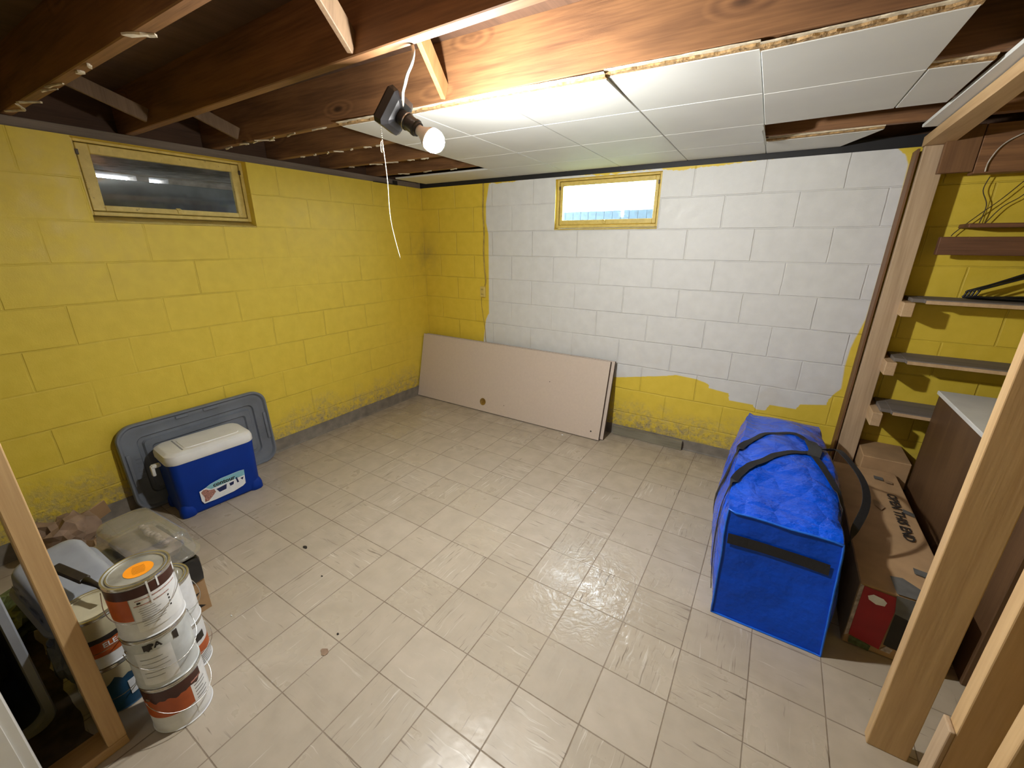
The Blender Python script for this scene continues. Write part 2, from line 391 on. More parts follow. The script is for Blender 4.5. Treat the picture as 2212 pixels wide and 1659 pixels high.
M_clear = glass_mat('clear_plastic', (.86, .86, .83), a=.05)
_n = M_clear.node_tree.nodes; _mx = [q for q in _n if q.type == 'MIX_SHADER'][0]; _df = _n.new('ShaderNodeBsdfDiffuse'); _df.inputs[0].default_value = (.6, .6, .57, 1)
_m2 = _n.new('ShaderNodeMixShader'); _m2.inputs[0].default_value = .16; M_clear.node_tree.links.new(_mx.outputs[0], _m2.inputs[1]); M_clear.node_tree.links.new(_df.outputs[0], _m2.inputs[2])
M_clear.node_tree.links.new(_m2.outputs[0], _n['Material Output'].inputs[0])
M_bulb = NT('lit_bulb'); M_bulb = M_bulb.out((1, 1, 1), .3, **{'Emission Color': (1, .985, .945, 1), 'Emission Strength': BULB_POWER})
def bag_mat():
    t = NT('blue_woven_poly'); p = t.objc()
    cr = t.n('TexVoronoi', {'Vector': p, 'Scale': 9.0}, feature='DISTANCE_TO_EDGE').outputs['Distance']
    wv = t.math('SINE', t.math('MULTIPLY', t.xyz(p)[1], 900.0))
    h = t.math('ADD', t.math('MULTIPLY', t.ramp(cr, 0, .35), .7), t.math('ADD', t.math('MULTIPLY', t.noise(p, 22, 4, .6), 1.1), t.math('MULTIPLY', wv, .02)))
    c = t.mix(t.ramp(t.noise(p, 5, 3), .3, .7), (.001, .07, .66), (.002, .105, .86))
    return t.out(c, .17, h, .65, .014, **{'Specular IOR Level': .55})
M_bag = bag_mat()
def bagfront_mat():
    t = NT('blue_woven_poly_front'); p = t.objc()
    return t.out(t.mix(t.ramp(t.noise(p, 5, 3), .3, .7), (.001, .055, .50), (.002, .07, .62)), .45, t.noise(p, 9, 4), .7, .02, **{'Specular IOR Level': .25})
M_bagfront = bagfront_mat()
M_bagseam = plain('blue_piping', (.01, .14, .75), .35, .1, 30)

# ---------------------------------------------------------------- the room
WT = 2.015            # top of the block walls
def quad_wall(name, mats, rects, place, t=.2):
    bm = bmesh.new()
    for a0, a1, z0, z1 in rects: place(bm, a0, a1, z0, z1, t)
    bmesh.ops.remove_doubles(bm, verts=bm.verts, dist=1e-5)
    return obj(name, bm, mats, kind='structure')
# floor
bm = bmesh.new(); box(bm, -.2, 5.2, -6.2, .2, -.12, 0); obj('floor', bm, M_floor, kind='structure')
# wall with a window hole, built as one frame-shaped mesh
def wall_with_hole(name, mat, axis, lo, hi, h0, h1, z0, z1, ztop, inner, outer):
    bm = bmesh.new()
    A = [lo, h0, h1, hi]; Z = [0, z0, z1, ztop]
    def V(a, z, d): return bm.verts.new((a, d, z) if axis == 'x' else (d, a, z))
    G = {}
    for d in (inner, outer):
        for i, a in enumerate(A):
            for j, z in enumerate(Z): G[i, j, d] = V(a, z, d)
    for d in (inner, outer):
        for i in range(3):
            for j in range(3):
                if (i, j) != (1, 1): bm.faces.new((G[i, j, d], G[i+1, j, d], G[i+1, j+1, d], G[i, j+1, d]))
    def side(p, q): bm.faces.new((G[*p, inner], G[*q, inner], G[*q, outer], G[*p, outer]))
    for i in range(3): side((i, 0), (i+1, 0)); side((i, 3), (i+1, 3))
    for j in range(3): side((0, j), (0, j+1)); side((3, j), (3, j+1))
    for p, q in (((1, 1), (2, 1)), ((1, 2), (2, 2)), ((1, 1), (1, 2)), ((2, 1), (2, 2))): side(p, q)
    return obj(name, bm, mat, kind='structure')
wall_with_hole('wall_back', M_block_back, 'x', -.2, 5.2, 1.432, 2.240, 1.630, 2.000, WT, 0, .10)
wall_with_hole('wall_left', M_block_left, 'y', -6.2, 0, -2.400, -1.585, 1.620, 2.0149, WT, 0, -.2)
bm = bmesh.new(); box(bm, 5.0, 5.2, -6.2, 0, 0, 2.26); obj('wall_right', bm, M_block_left, kind='structure')
bm = bmesh.new(); box(bm, 0, 5.0, -6.2, -6.0, 0, 2.26); obj('wall_front', bm, M_block_left, kind='structure')
bm = bmesh.new(); box(bm, -.3, 5.3, -6.3, .3, 2.26, 2.30); obj('ceiling', bm, M_sub, kind='structure')
# sill plates on the block, rim boards above
bm = bmesh.new(); box(bm, -.16, -.012, -6.2, .16, WT, 2.06, .002); obj('trim_1', bm, M_sill, kind='structure')
bm = bmesh.new(); box(bm, -.012, 5.2, .012, .10, WT, 2.075); obj('trim_2', bm, M_sealer, kind='structure')
bm = bmesh.new(); box(bm, -.16, -.12, -6.2, .2, 2.06, 2.26); obj('trim_3', bm, M_sub, kind='structure')
bm = bmesh.new(); box(bm, -.12, 5.2, .06, .10, 2.0755, 2.26); obj('trim_4', bm, M_sub, kind='structure')
# vinyl cove base
def cove(name, p, L, axis, lo, hi, h=.098):
    bm = bmesh.new(); prof = [(0, 0), (.016, 0), (.010, .004), (.0055, .014), (.0045, h-.004), (.003, h), (0, h)]
    n = 60
    rows = []
    for k in range(n+1):
        a = lo+(hi-lo)*k/n; j = (noise.noise(Vector((a*5, 1.3, 0)))*.004)
        rows.append([bm.verts.new(((a, -d, z+(j if z > .05 else 0)) if axis == 'x' else (d, a, z+(j if z > .05 else 0)))) for d, z in prof])
    for A, B in zip(rows, rows[1:]):
        for i in range(len(prof)-1): bm.faces.new((A[i], A[i+1], B[i+1], B[i]))
    return obj(name, bm, M_cove, smooth=40, kind='structure')
cove('baseboard_left', 0, 0, 'y', -6.0, -.001)
cove('baseboard_back', 0, 0, 'x', .001, 5.0, .082)

# windows ------------------------------------------------------------------
def window(name, axis, a0, a1, z0, z1, depth, pane_rect, sgn, latch=True, slope=0):
    """frame set back by depth; sash inside it; pane; hinge side gaps; latch at the bottom middle"""
    root = empty(name, kind='structure')
    def bx(bm, A0, A1, Z0, Z1, D0, D1, bev=.003):
        if axis == 'x': box(bm, A0, A1, min(D0, D1)*1, max(D0, D1), Z0, Z1, bev)
        else: box(bm, min(-D0, -D1), max(-D0, -D1), A0, A1, Z0, Z1, bev)
    d = depth; p0, p1, q0, q1 = pane_rect
    fw = .020
    bm = bmesh.new()
    bx(bm, a0, a0+fw, z0, z1, d, d+.05); bx(bm, a1-fw, a1, z0, z1, d, d+.05)
    bx(bm, a0+fw, a1-fw, z0, z0+fw, d, d+.05); bx(bm, a0+fw, a1-fw, z1-fw*.7, z1, d, d+.05)
    obj('frame', bm, M_yframe, root)
    bm = bmesh.new(); k_ = .014; e0, e1 = d+.0405, d+.0495
    bx(bm, a0+fw, a0+fw+k_, z0+fw, z1-fw*.7, e0, e1, 0); bx(bm, a1-fw-k_, a1-fw, z0+fw, z1-fw*.7, e0, e1, 0)
    bx(bm, a0+fw+k_, a1-fw-k_, z0+fw, z0+fw+k_, e0, e1, 0); bx(bm, a0+fw+k_, a1-fw-k_, z1-fw*.7-k_, z1-fw*.7, e0, e1, 0)
    obj('stop', bm, M_yframe, root)
    bm = bmesh.new(); g = .004; d2 = d+.006
    s0, s1, t0, t1 = a0+fw+g, a1-fw-g, z0+fw+g, z1-fw*.7-g
    bx(bm, s0, p0, t0, t1, d2, d2+.03); bx(bm, p1, s1, t0, t1, d2, d2+.03)
    bx(bm, p0, p1, t0, q0, d2, d2+.03); bx(bm, p0, p1, q1, t1, d2, d2+.03)
    sash = obj('sash', bm, M_yframe, root)
    bm = bmesh.new(); bx(bm, p0, p1, q0, q1, d2+.014, d2+.018, 0); obj('pane', bm, M_glass, root)
    if slope:
        bm = bmesh.new(); e = .0006
        pf = [(e, z0-slope), (e, z0-slope-.0), (d-.0006, z0-.0006), (d-.0006, z0-slope), ]
        A_, B_ = [], []
        for dd, zz in ((e, z0-slope+.001), (e+.004, z0-slope+.008), (d+.045, z0-.0008), (d+.045, z0-slope+.001)):
            A_.append(bm.verts.new((a0+.001, dd, zz) if axis == 'x' else (-dd, a0+.001, zz))); B_.append(bm.verts.new((a1-.001, dd, zz) if axis == 'x' else (-dd, a1-.001, zz)))
        bm.faces.new(A_); bm.faces.new(B_[::-1])
        for k in range(4): bm.faces.new((A_[k], A_[(k+1) % 4], B_[(k+1) % 4], B_[k]))
        obj('sill', bm, M_yframe, root)
    if latch:
        m = (p0+p1)/2; bm = bmesh.new()
        bx(bm, m-.012, m+.012, t0+.004, t0+.03, d2-.006, d2); bx(bm, m-.02, m+.004, t0+.024, t0+.034, d2-.014, d2-.004)
        obj('latch', bm, M_yframe, root)
    for a in (a0+fw+.004, a1-fw-.004):
        bm = bmesh.new(); bx(bm, a-.006, a+.006, z1-.075, z1-.05, d-.004, d+.004, .001); obj('hinge', bm, M_wire, root)
    return root
window('window_1', 'y', -2.400, -1.585, 1.656, 2.0149, .05, (-2.325, -1.655, 1.708, 1.952), -1, slope=.036)
window('window_2', 'x', 1.432, 2.240, 1.645, 2.000, .03, (1.480, 2.190, 1.703, 1.953), 1, slope=.015)
# outside the left window: underside of a porch over a dark well
bm = bmesh.new(); box(bm, -1.30, -1.12, -4.0, .8, .9, 1.952, .004)
tag(obj('well_wall', bm, M_conc), 'dark weathered wall seen outside through the left window', 'wall')
bm = bmesh.new(); box(bm, -1.12, -.2005, -4.0, -3.9, .9, 1.984); box(bm, -1.12, -.2005, .7, .8, .9, 1.984); box(bm, -1.12, -.2005, -3.9, .7, .85, .9)  # unseen ends and bottom, added to keep daylight off the left window
tag(obj('daylight_block', bm, M_conc), 'unseen end walls and floor added outside the left window to cut daylight', 'light block')
t = empty('porch_deck', (0, 0, 0), label='weathered deck boards roofing the space outside the left window', cat='deck')
for k in range(8):
    bm = bmesh.new(); x0 = -.215-k*.142; box(bm, x0-.1405, x0, -4.0, .8, 1.985+.0008*(k % 3), 2.02); obj('board', bm, M_porch, t)
for a, b in ((-4.0, -2.07), (-1.80, -1.725), (-1.60, .8)):
    bm = bmesh.new(); box(bm, -1.30, -1.12, a, b, 1.9525, 1.985); obj('shim', bm, M_porch, t)
bm = bmesh.new(); tube(bm, smooth_path([(-.6, -3.0, 1.975), (-.6, -2.3, 1.945), (-.6, -1.9, 1.935), (-.6, -1.2, 1.95), (-.6, -.6, 1.98)]), .004)
tag(obj('drooping_wire', bm, M_porch), 'thin wire sagging under the deck boards outside the left window', 'wire')
# outside the back window: pale fence in daylight
bm = bmesh.new()
for k in range(46):
    x0 = -1.5+k*.152; box(bm, x0, x0+.146, 4.5, 4.53, 1.501, 2.088+random.uniform(-.004, .004))
M_fence = plain('pale_blue_fence_paint', (.018, .034, .046), .8, .25, 18)
tag(obj('fence', bm, M_fence), 'pale blue fence seen low through the back window', 'fence')

bm = bmesh.new(); box(bm, -.1, 12, .11, 30, 1.40, 1.50); M_grass = plain('dull_grass', (.06, .08, .03), .9, .4, 10)
tag(obj('lawn', bm, M_grass), 'ground outside beyond the back window', 'lawn', kind='stuff')

# ---------------------------------------------------------------- joists and ceiling
ORD = {0: ('seventh', 'sixth')}
joists = [  # y of the front bottom edge at x=0 and at x=3.4, label
    (-3.02, -3.00, 'dark floor joist nearest overhead, before the one ending left of the left window'),
    (-2.605, -2.575, 'dark floor joist meeting the left wall near the picture edge'),
    (-2.170, -2.185, 'floor joist that carries the hanging light fixture on its underside'),
    (-1.760, -1.665, 'knotty orange floor joist along the broken edge of the white ceiling tiles'),
    (-1.367, -1.250, 'bare floor joist just behind the knotty orange one, seen left of the ceiling tiles'),
    (-.956, -.780, 'bare floor joist midway between the bulb and the back wall, left of the tiles'),
    (-.520, -.400, 'floor joist seen left of the tiles nearest the back wall')]
def joist(y0, y1, lab, zb=2.062):
    bm = bmesh.new(); n = 24; x0, x1 = -.115, 5.0; rows = []
    for k in range(n+1):
        x = x0+(x1-x0)*k/n; y = y0+(y1-y0)*x/3.4+.0015*noise.noise(Vector((x*2, y0, 0)))
        rows.append([bm.verts.new((x, y+dy, z)) for dy, z in ((0, zb+.003), (.003, zb), (.037, zb), (.040, zb+.003), (.040, 2.2599), (0, 2.2599))])
    for A, B in zip(rows, rows[1:]):
        for i in range(6): bm.faces.new((A[i], A[(i+1) % 6], B[(i+1) % 6], B[i]))
    bm.faces.new(rows[0]); bm.faces.new(rows[-1][::-1])
    return tag(obj('floor_joist', bm, M_joist), lab, 'joist', 'exposed floor joists')
J = [joist(*a) for a in joists]
# torn scraps of old tile stapled under the joists
def scrap(parent, x, y, L, a, wd):
    bm = bmesh.new(); n = 5; d = Vector((math.cos(a), math.sin(a), 0)); s = Vector((-d.y, d.x, 0)); top, bot = [], []
    for k in range(n+1):
        c = Vector((x, y, 2.0615))+d*(L*(k/n-.5)); wk = wd*(.5+random.random()*.7)*(.5 if k in (0, n) else 1)
        for sg in (-1, 1):
            top.append(bm.verts.new(c+s*wk*sg*.5)); bot.append(bm.verts.new(c+s*wk*sg*.45+Vector((0, 0, -random.uniform(.003, .008)))))
    for k in range(n):
        i = 2*k
        bm.faces.new((bot[i], bot[i+1], bot[i+3], bot[i+2])); bm.faces.new((top[i], top[i+2], top[i+3], top[i+1]))
        bm.faces.new((top[i], bot[i], bot[i+2], top[i+2])); bm.faces.new((top[i+1], top[i+3], bot[i+3], bot[i+1]))
    bm.faces.new((top[0], top[1], bot[1], bot[0])); bm.faces.new((top[-2], bot[-2], bot[-1], top[-1]))
    obj('tile_scrap', bm, M_flange, parent)
for j, xs in ((1, (.12, .22, .34, .62, .70, .95, 1.05, 1.45)), (3, (.12, .30, .42, .50, .56, .75, .98)), (4, (.25, .38, .5, .6, .72, .85, .95)), (5, (.2, .45, .6, .78, .9)), (6, (.3, .55, .8))):
    for x in xs:
        y = joists[j][0]+(joists[j][1]-joists[j][0])*x/3.4
        scrap(J[j], x, y+.02+random.uniform(-.006, .006), random.uniform(.03, .12), random.uniform(-.5, .7), random.uniform(.008, .02))
# diagonal bridging
def bridging(p0, p1, lab, mat=None):
    bm = bmesh.new(); beam(bm, p0, p1, .062, .019, up=(1, .0, .0)); o = obj('bridging_strut', bm, mat or M_bridge); tag(o, lab, 'strut', 'diagonal struts between joists'); return o
bridging((1.98, -2.13, 2.235), (1.80, -1.728, 2.088), 'pale diagonal wood strut beside the light cable, ending on the orange joist')
bridging((2.02, -2.565, 2.235), (1.83, -2.182, 2.092), 'grey dirty diagonal wood strut at the top edge, left of the light', M_oldbridge)
bridging((.30, -2.565, 2.235), (.33, -2.182, 2.10), 'dark diagonal strut between the joists above the left window', M_oldbridge)
bridging((.30, -2.13, 2.235), (.33, -1.77, 2.10), 'shadowed strut between joists above the right end of the left window', M_oldbridge)

# ceiling tiles: front edge y and x seams, bilinear
YR = [(-1.675, .028), (-1.250, .033), (-.775, .020), (-.368, .008), (-.004, 0)]
XC = [(.08, .0), (.56, .02), (1.04, .055), (1.52, .045), (1.945, .028), (2.392, .028), (2.838, .025), (3.30, .012), (3.475, .01)]
def seam(i, j):
    """corner of column seam i and row seam j"""
    xb, sx = XC[i]; yj, sy = YR[j]
    x = xb + sx*(-yj)*1.0; return x, yj+sy*(x-2.0)
def ceiling_tile(i, j, lab, sag=(0, 0, 0, 0), crop=None, group='white square ceiling tiles', torn=False):
    q = [seam(i, j), seam(i+1, j), seam(i+1, j+1), seam(i, j+1)]
    if crop: q = crop
    cx = sum(p[0] for p in q)/4; cy = sum(p[1] for p in q)/4
    root = empty('ceiling_tile', (0, 0, 0), label=lab, cat='ceiling tile', group=group)
    bm = bmesh.new(); g = .0016; n = 6; Z0 = 2.0485; T = .012
    def pt(u, v, dz=0, ins=0):
        a = Vector(q[0]).lerp(Vector(q[1]), u); b = Vector(q[3]).lerp(Vector(q[2]), u); p = a.lerp(b, v)
        z = (sag[0]*(1-u)*(1-v)+sag[1]*u*(1-v)+sag[2]*u*v+sag[3]*(1-u)*v)
        c = Vector((cx, cy)); dd = (c-p); L = max(abs(dd.x), abs(dd.y))
        p = p+Vector((math.copysign(min(ins, abs(dd.x)), dd.x), math.copysign(min(ins, abs(dd.y)), dd.y)))
        return (p.x, p.y, Z0+dz-z)
    bot = [[bm.verts.new(pt(u/n, v/n, 0, g+.002)) for u in range(n+1)] for v in range(n+1)]
    lo = [[bm.verts.new(pt(u/n, v/n, .003, g)) if (u in (0, n) or v in (0, n)) else None for u in range(n+1)] for v in range(n+1)]
    top = [[bm.verts.new(pt(u/n, v/n, T, g)) for u in range(n+1)] for v in range(n+1)]
    for v in range(n):
        for u in range(n):
            bm.faces.new((bot[v][u], bot[v+1][u], bot[v+1][u+1], bot[v][u+1])); bm.faces.new((top[v][u], top[v][u+1], top[v+1][u+1], top[v+1][u]))
    ring = [(0, u) for u in range(n)]+[(v, n) for v in range(n)]+[(n, n-u) for u in range(n)]+[(n-v, 0) for v in range(n)]
    for (a, b), (c, d) in zip(ring, ring[1:]+ring[:1]):
        bm.faces.new((bot[a][b], bot[c][d], lo[c][d], lo[a][b])); bm.faces.new((lo[a][b], lo[c][d], top[c][d], top[a][b]))
    obj('panel', bm, M_tile, root)
    if torn:
        # exposed fibre tongue and cream flange toward the joist
        for nm, w0, z0, z1, m in (('torn_tongue', .017, 2.0505, 2.0575, M_fiber), ('nailing_flange', .030, 2.0578, 2.0618, M_flange)):
            bm = bmesh.new(); n2 = 26; P0, P1 = Vector(q[0]), Vector(q[1]); rows = []
            for k in range(n2+1):
                c = P0.lerp(P1, k/n2); am = 1.0 if w0 < .02 else .22; w1 = w0*(1+am*(.45*noise.noise(Vector((c.x*22, w0*90, 3)))+.25*noise.noise(Vector((c.x*70, w0*90, 8))))); dz = -sag[0]*(1-k/n2)-sag[1]*k/n2
                rows.append([bm.verts.new((c.x, c.y+d, z+dz)) for d, z in ((.010, z0), (-w1, z0+.001*random.random()), (-w1, z1), (.010, z1))])
            for A, B in zip(rows, rows[1:]):
                for k in range(4): bm.faces.new((A[k], A[(k+1) % 4], B[(k+1) % 4], B[k]))
            bm.faces.new(rows[0]); bm.faces.new(rows[-1][::-1])
            obj(nm, bm, m, root)
    return root
GEN = 'white square tile in the joined field of the ceiling'
FR = {2: 'white ceiling tile beside the bulb, leftmost in the torn front row', 3: 'white ceiling tile with torn front edge just right of the bulb',
      4: 'white ceiling tile in the torn front row below the second pair of joist knots', 5: 'white ceiling tile in torn front row, left of the open dark seam',
      6: 'large looking white ceiling tile at the right end of the torn front row'}
ROWN = {1: 'second', 2: 'third', 3: 'rearmost'}
COLN = {0: 'near the left wall, first in its row', 1: 'second from the left wall', 2: 'above the far left corner area', 3: 'left of the back window', 4: 'over the back window', 5: 'right of the back window', 6: 'third from the right stud wall', 7: 'by the right stud wall'}
for j in range(4):
    for i in range(0, 7):
        if i < 2 and j < 3: continue
        if j == 2 and i == 6: continue            # missing tile: the long dark slot
        lab = FR[i] if j == 0 else 'white ceiling tile in the %s row from the light, %s' % (ROWN[j], COLN[i])
        s = {(5, 0): (0, .004, 0, 0), (6, 0): (.010, .0, 0, .004), (6, 1): (.004, 0, 0, .006), (5, 1): (0, .0, .0, 0), (6, 3): (.004, 0, 0, 0), (4, 0): (.0, .006, 0, 0)}.get((i, j), (0, 0, 0, 0))
        cr = None
        if (i, j) == (6, 3): a, b, c, d = [seam(*k) for k in ((6, 3), (7, 3), (7, 4), (6, 4))]; cr = [a, (b[0]+.03, b[1]), (c[0]-.10, c[1]), d]
        if (i, j) == (2, 0): a, b, c, d = [seam(*k) for k in ((2, 0), (3, 0), (3, 1), (2, 1))]; cr = [(a[0]+.02, a[1]-.02), b, c, d]
        ceiling_tile(i, j, lab, s, cr, torn=(j == 0 or (i, j) == (6, 3)))
ceiling_tile(7, 1, 'small cut white ceiling tile beside the dark gap at the right', (0, 0, 0, 0), [seam(7, 1), (3.465, -1.19), (3.465, -.745), seam(7, 2)], torn=True)
ceiling_tile(7, 0, 'narrow white ceiling strip running along the top of the stud wall', (0, 0, 0, 0), [(3.485, -1.75), (3.60, -1.75), (3.60, -.29), (3.475, -.31)], group=None)
# torn piece of backing seen in the slot
bm = bmesh.new(); beam(bm, (2.86, -.385, 2.066), (3.33, -.375, 2.066), .03, .012); tag(obj('furring_strip', bm, M_flange), 'torn pale strip hanging in the dark slot of the missing ceiling tile', 'strip')
bm = bmesh.new(); box(bm, 0, .006, -.34, -.29, 2.018, 2.048); box(bm, -.006, .02, -.56, -.30, 2.012, 2.018); tag(obj('sill_strip', bm, M_sealer), 'short black strip on top of the left wall near the corner', 'strip')

bm = bmesh.new(); rows = []
for k in range(9):
    a = k/8; rows.append([bm.verts.new((2.842+.014*math.sin(a*2.6), y+.01*a, 2.052-.026*a+dz)) for y, dz in ((-.735, 0), (-.60, .003*a), (-.45, -.004*a), (-.375, 0))])
for A, B in zip(rows, rows[1:]):
    for k in range(3): bm.faces.new((A[k], A[k+1], B[k+1], B[k]))
bmesh.ops.solidify(bm, geom=list(bm.faces), thickness=.0015)
tag(obj('tile_fragment', bm, M_tile, smooth=50), 'curled white flap hanging at the left end of the dark ceiling slot', 'tile fragment')
# ---------------------------------------------------------------- hanging lamp
LX, LY = 2.02, -2.10
lamp = empty('pull_chain_lamp', (1.955, -2.15, 2.062), label='bare glowing bulb in a black pull-chain fixture hanging from a joist', cat='light fixture')
def L(p): return Vector(p)-Vector((1.955, -2.15, 2.062))
def make_lamp():
    BC = Vector((1.999, -2.03, 1.844)); ax = Vector((.82, .15, -.55)).normalized(); B0 = BC-ax*.162
    q = Vector((0, 0, 1)).rotation_difference(ax).to_matrix().to_4x4()
    def place(b, at): M = q @ Matrix.Scale(1.16, 4); M.translation = L(at); bb = bmesh.new(); join(bb, b, M); return bb
    # cover box: a shallow tapered octagon-ish plate facing along the axis
    b = bmesh.new()
    rows = []
    for r, z in ((.050, -.026), (.053, -.020), (.050, .0), (.036, .012), (.022, .016)):
        rows.append([b.verts.new((r*sx*(1.0 if abs(sy) > .9 else .98), r*sy, z)) for sx, sy in ((-1, -.8), (-.8, -1), (.8, -1), (1, -.8), (1, .8), (.8, 1), (-.8, 1), (-1, .8))])
    for A, B in zip(rows, rows[1:]):
        for k in range(8): b.faces.new((A[k], A[(k+1) % 8], B[(k+1) % 8], B[k]))
    b.faces.new(rows[0][::-1]); b.faces.new(rows[-1])
    obj('junction_cover', place(b, B0), M_black, lamp)
    b = bmesh.new(); lathe(b, [(0, .012), (.020, .012), (.021, .035), (.0235, .037), (.0235, .042), (.021, .044), (.0205, .066), (.0225, .068), (.0225, .074), (.019, .076), (.019, .082), (0, .082)], 32)
    so = obj('socket', place(b, B0), M_black, lamp, smooth=35)
    b = bmesh.new(); lathe(b, [(.0242, .0375), (.0246, .0395), (.0242, .0415)], 32); obj('socket_ring', place(b, B0), M_rimmetal, so)
    b = bmesh.new(); lathe(b, [(0, .078), (.0135, .078), (.0145, .092), (.019, .104), (.026, .116), (.0298, .128)], 32); obj('bulb_base', place(b, B0), M_white, lamp, smooth=True)
    b = bmesh.new(); lathe(b, [(.0298, .128), (.0305, .136), (.0298, .146), (.026, .156), (.018, .164), (.008, .168), (0, .1685)], 32); obj('bulb', place(b, B0), M_bulb, lamp, smooth=True)
    b = bmesh.new(); tube(b, smooth_path([L(p) for p in ((2.035, -2.142, 2.064), (2.036, -2.14, 2.045), (2.022, -2.135, 2.022), (1.988, -2.12, 2.006), (1.950, -2.095, 1.992), (1.924, -2.08, 1.978), (1.900, -2.06, 1.957), (1.885, -2.055, 1.94))]), .005, 10)
    obj('cable', b, M_cable, lamp, smooth=True)
    ch0 = B0+Vector((-.030, -.052, .012))
    b = bmesh.new()
    for k in range(16):
        lathe(b, [(0, -.0017), (.0014, -.001), (.0018, 0), (.0014, .001), (0, .0017)], 8, *L(ch0+Vector((.0004*k, 0, -.0058*k))))
    obj('bead_chain', b, M_rimmetal, lamp, smooth=True)
    e = ch0+Vector((.006, 0, -.093))
    b = bmesh.new(); tube(b, smooth_path([L(p) for p in (e, e+Vector((-.008, 0, -.01)), e+Vector((-.010, 0, -.034)), e+Vector((-.004, 0, -.036)), e+Vector((0, 0, -.02)))]), .0013, 6)
    tube(b, smooth_path([L(e), L(e+Vector((.004, .004, -.12))), L(e+Vector((.0, .008, -.25))), L(Vector((1.845, -2.07, 1.471)))]), .0012, 6)
    lathe(b, [(0, -.004), (.003, 0), (.003, .004), (0, .007)], 8, *L(e+Vector((0, 0, -.03))))
    obj('pull_string', b, M_cord, lamp, smooth=True)
make_lamp()

# ---------------------------------------------------------------- wall outlet and cable
bm = bmesh.new(); tube(bm, smooth_path([(.742, -.006, 2.014), (.738, -.007, 1.9), (.733, -.007, 1.78), (.742, -.007, 1.62), (.734, -.007, 1.45), (.742, -.007, 1.3), (.752, -.007, 1.2), (.745, -.010, 1.155)]), .006, 8)
tag(obj('wall_cable', bm, M_cableyel, smooth=True), 'yellow painted cable running down the wall from the ceiling to the outlet', 'cable')
bm = bmesh.new(); tube(bm, smooth_path([(.705, -.012, 1.055), (.700, -.006, .98), (.71, -.005, .9), (.735, -.005, .75), (.738, -.005, .66), (.752, -.005, .60)]), .0028, 6)
tag(obj('wall_wire', bm, M_cableyel, smooth=True), 'thin yellow wire hanging from the wall outlet down behind the beige panels', 'wire')
t = empty('wall_outlet', (.725, 0, 1.10), label='small yellow painted surface outlet on the back wall', cat='outlet')
bm = bmesh.new(); box(bm, -.026, .026, -.028, -.001, -.048, .048, .004); obj('housing', bm, M_yframe, t)
for dz in (.022, -.022):
    bm = bmesh.new(); on_plane(bm, flat_rect(.005, .014, -.008, dz), (0, -.028, 0), (1, 0, 0), (0, 0, 1)); on_plane(bm, flat_rect(.005, .014, .008, dz), (0, -.028, 0), (1, 0, 0), (0, 0, 1)); obj('socket_slot', bm, M_ink, t)

# ---------------------------------------------------------------- right: stud wall and closet
def stud(name, p0, p1, wx, wy, mat, lab, cat='stud'):
    """upright: centre line p0-p1, wx along x, wy along y"""
    bm = bmesh.new(); b = bmesh.new(); x, y = wx/2, wy/2
    P0, P1 = Vector(p0), Vector(p1)
    A = [bm.verts.new(P0+Vector((sx*x, sy*y, 0))) for sx, sy in ((-1, -1), (1, -1), (1, 1), (-1, 1))]
    B = [bm.verts.new(P1+Vector((sx*x, sy*y, 0))) for sx, sy in ((-1, -1), (1, -1), (1, 1), (-1, 1))]
    bm.faces.new(A[::-1]); bm.faces.new(B)
    for k in range(4): bm.faces.new((A[k], A[(k+1) % 4], B[(k+1) % 4], B[k]))
    b.free(); bmesh.ops.bevel(bm, geom=list(bm.edges), offset=.003, segments=2, profile=.5, affect='EDGES')
    return tag(obj(name, bm, mat), lab, cat)
stud('wall_stud', (3.577, -.112, 0), (3.583, -.112, 1.997), .092, .040, M_stud_old, 'pale upright stud standing against the back wall at the closet opening')
bm = bmesh.new(); box(bm, 3.516, 3.5265, -.112, -.001, .0, 1.99, .001); tag(obj('edge_board', bm, M_brown), 'thin brown board fixed along the left side of the far stud', 'board')
bm = bmesh.new(); box(bm, 3.53, 3.63, -.088, -.002, 0, .04); tag(obj('sole_plate', bm, M_brown), 'short dark floor plate under the far stud', 'plate')
stud('wall_stud', (3.587, -1.806, 0), (3.575, -1.806, 2.0), .100, .038, M_stud, 'long upright stud in front of the cardboard box, near edge lit')
stud('wall_stud', (3.604, -2.123, 0), (3.594, -2.123, 2.0), .110, .042, M_stud, 'upright stud nearer the camera in the lower right corner')
stud('wall_stud', (3.594, -2.28, 0), (3.594, -2.28, 2.0), .10, .038, M_stud, 'nearest stud, only its pale edge showing at the right picture edge')
stud('stud_block', (3.5415, -2.123, 0), (3.5405, -2.123, .50), .011, .046, M_stud_old, 'short upright board nailed low against the front of a near stud', 'board')
# top plate
bm = bmesh.new()
P = [(3.497, -.06), (3.600, -.06), (3.545, -2.6), (3.445, -2.6)]
P = [(3.532, -.085), (3.640, -.085), (3.592, -1.05), (3.565, -2.6), (3.49, -2.6), (3.524, -1.05)]
lo = [bm.verts.new((x, y, 1.998)) for x, y in P]; hi = [bm.verts.new((x, y, 2.044)) for x, y in P]
bm.faces.new(lo[::-1]); bm.faces.new(hi)
for k in range(6): bm.faces.new((lo[k], lo[(k+1) % 6], hi[(k+1) % 6], hi[k]))
tag(obj('top_plate', bm, M_plate), 'horizontal wooden plate along the ceiling on top of the stud wall', 'plate')
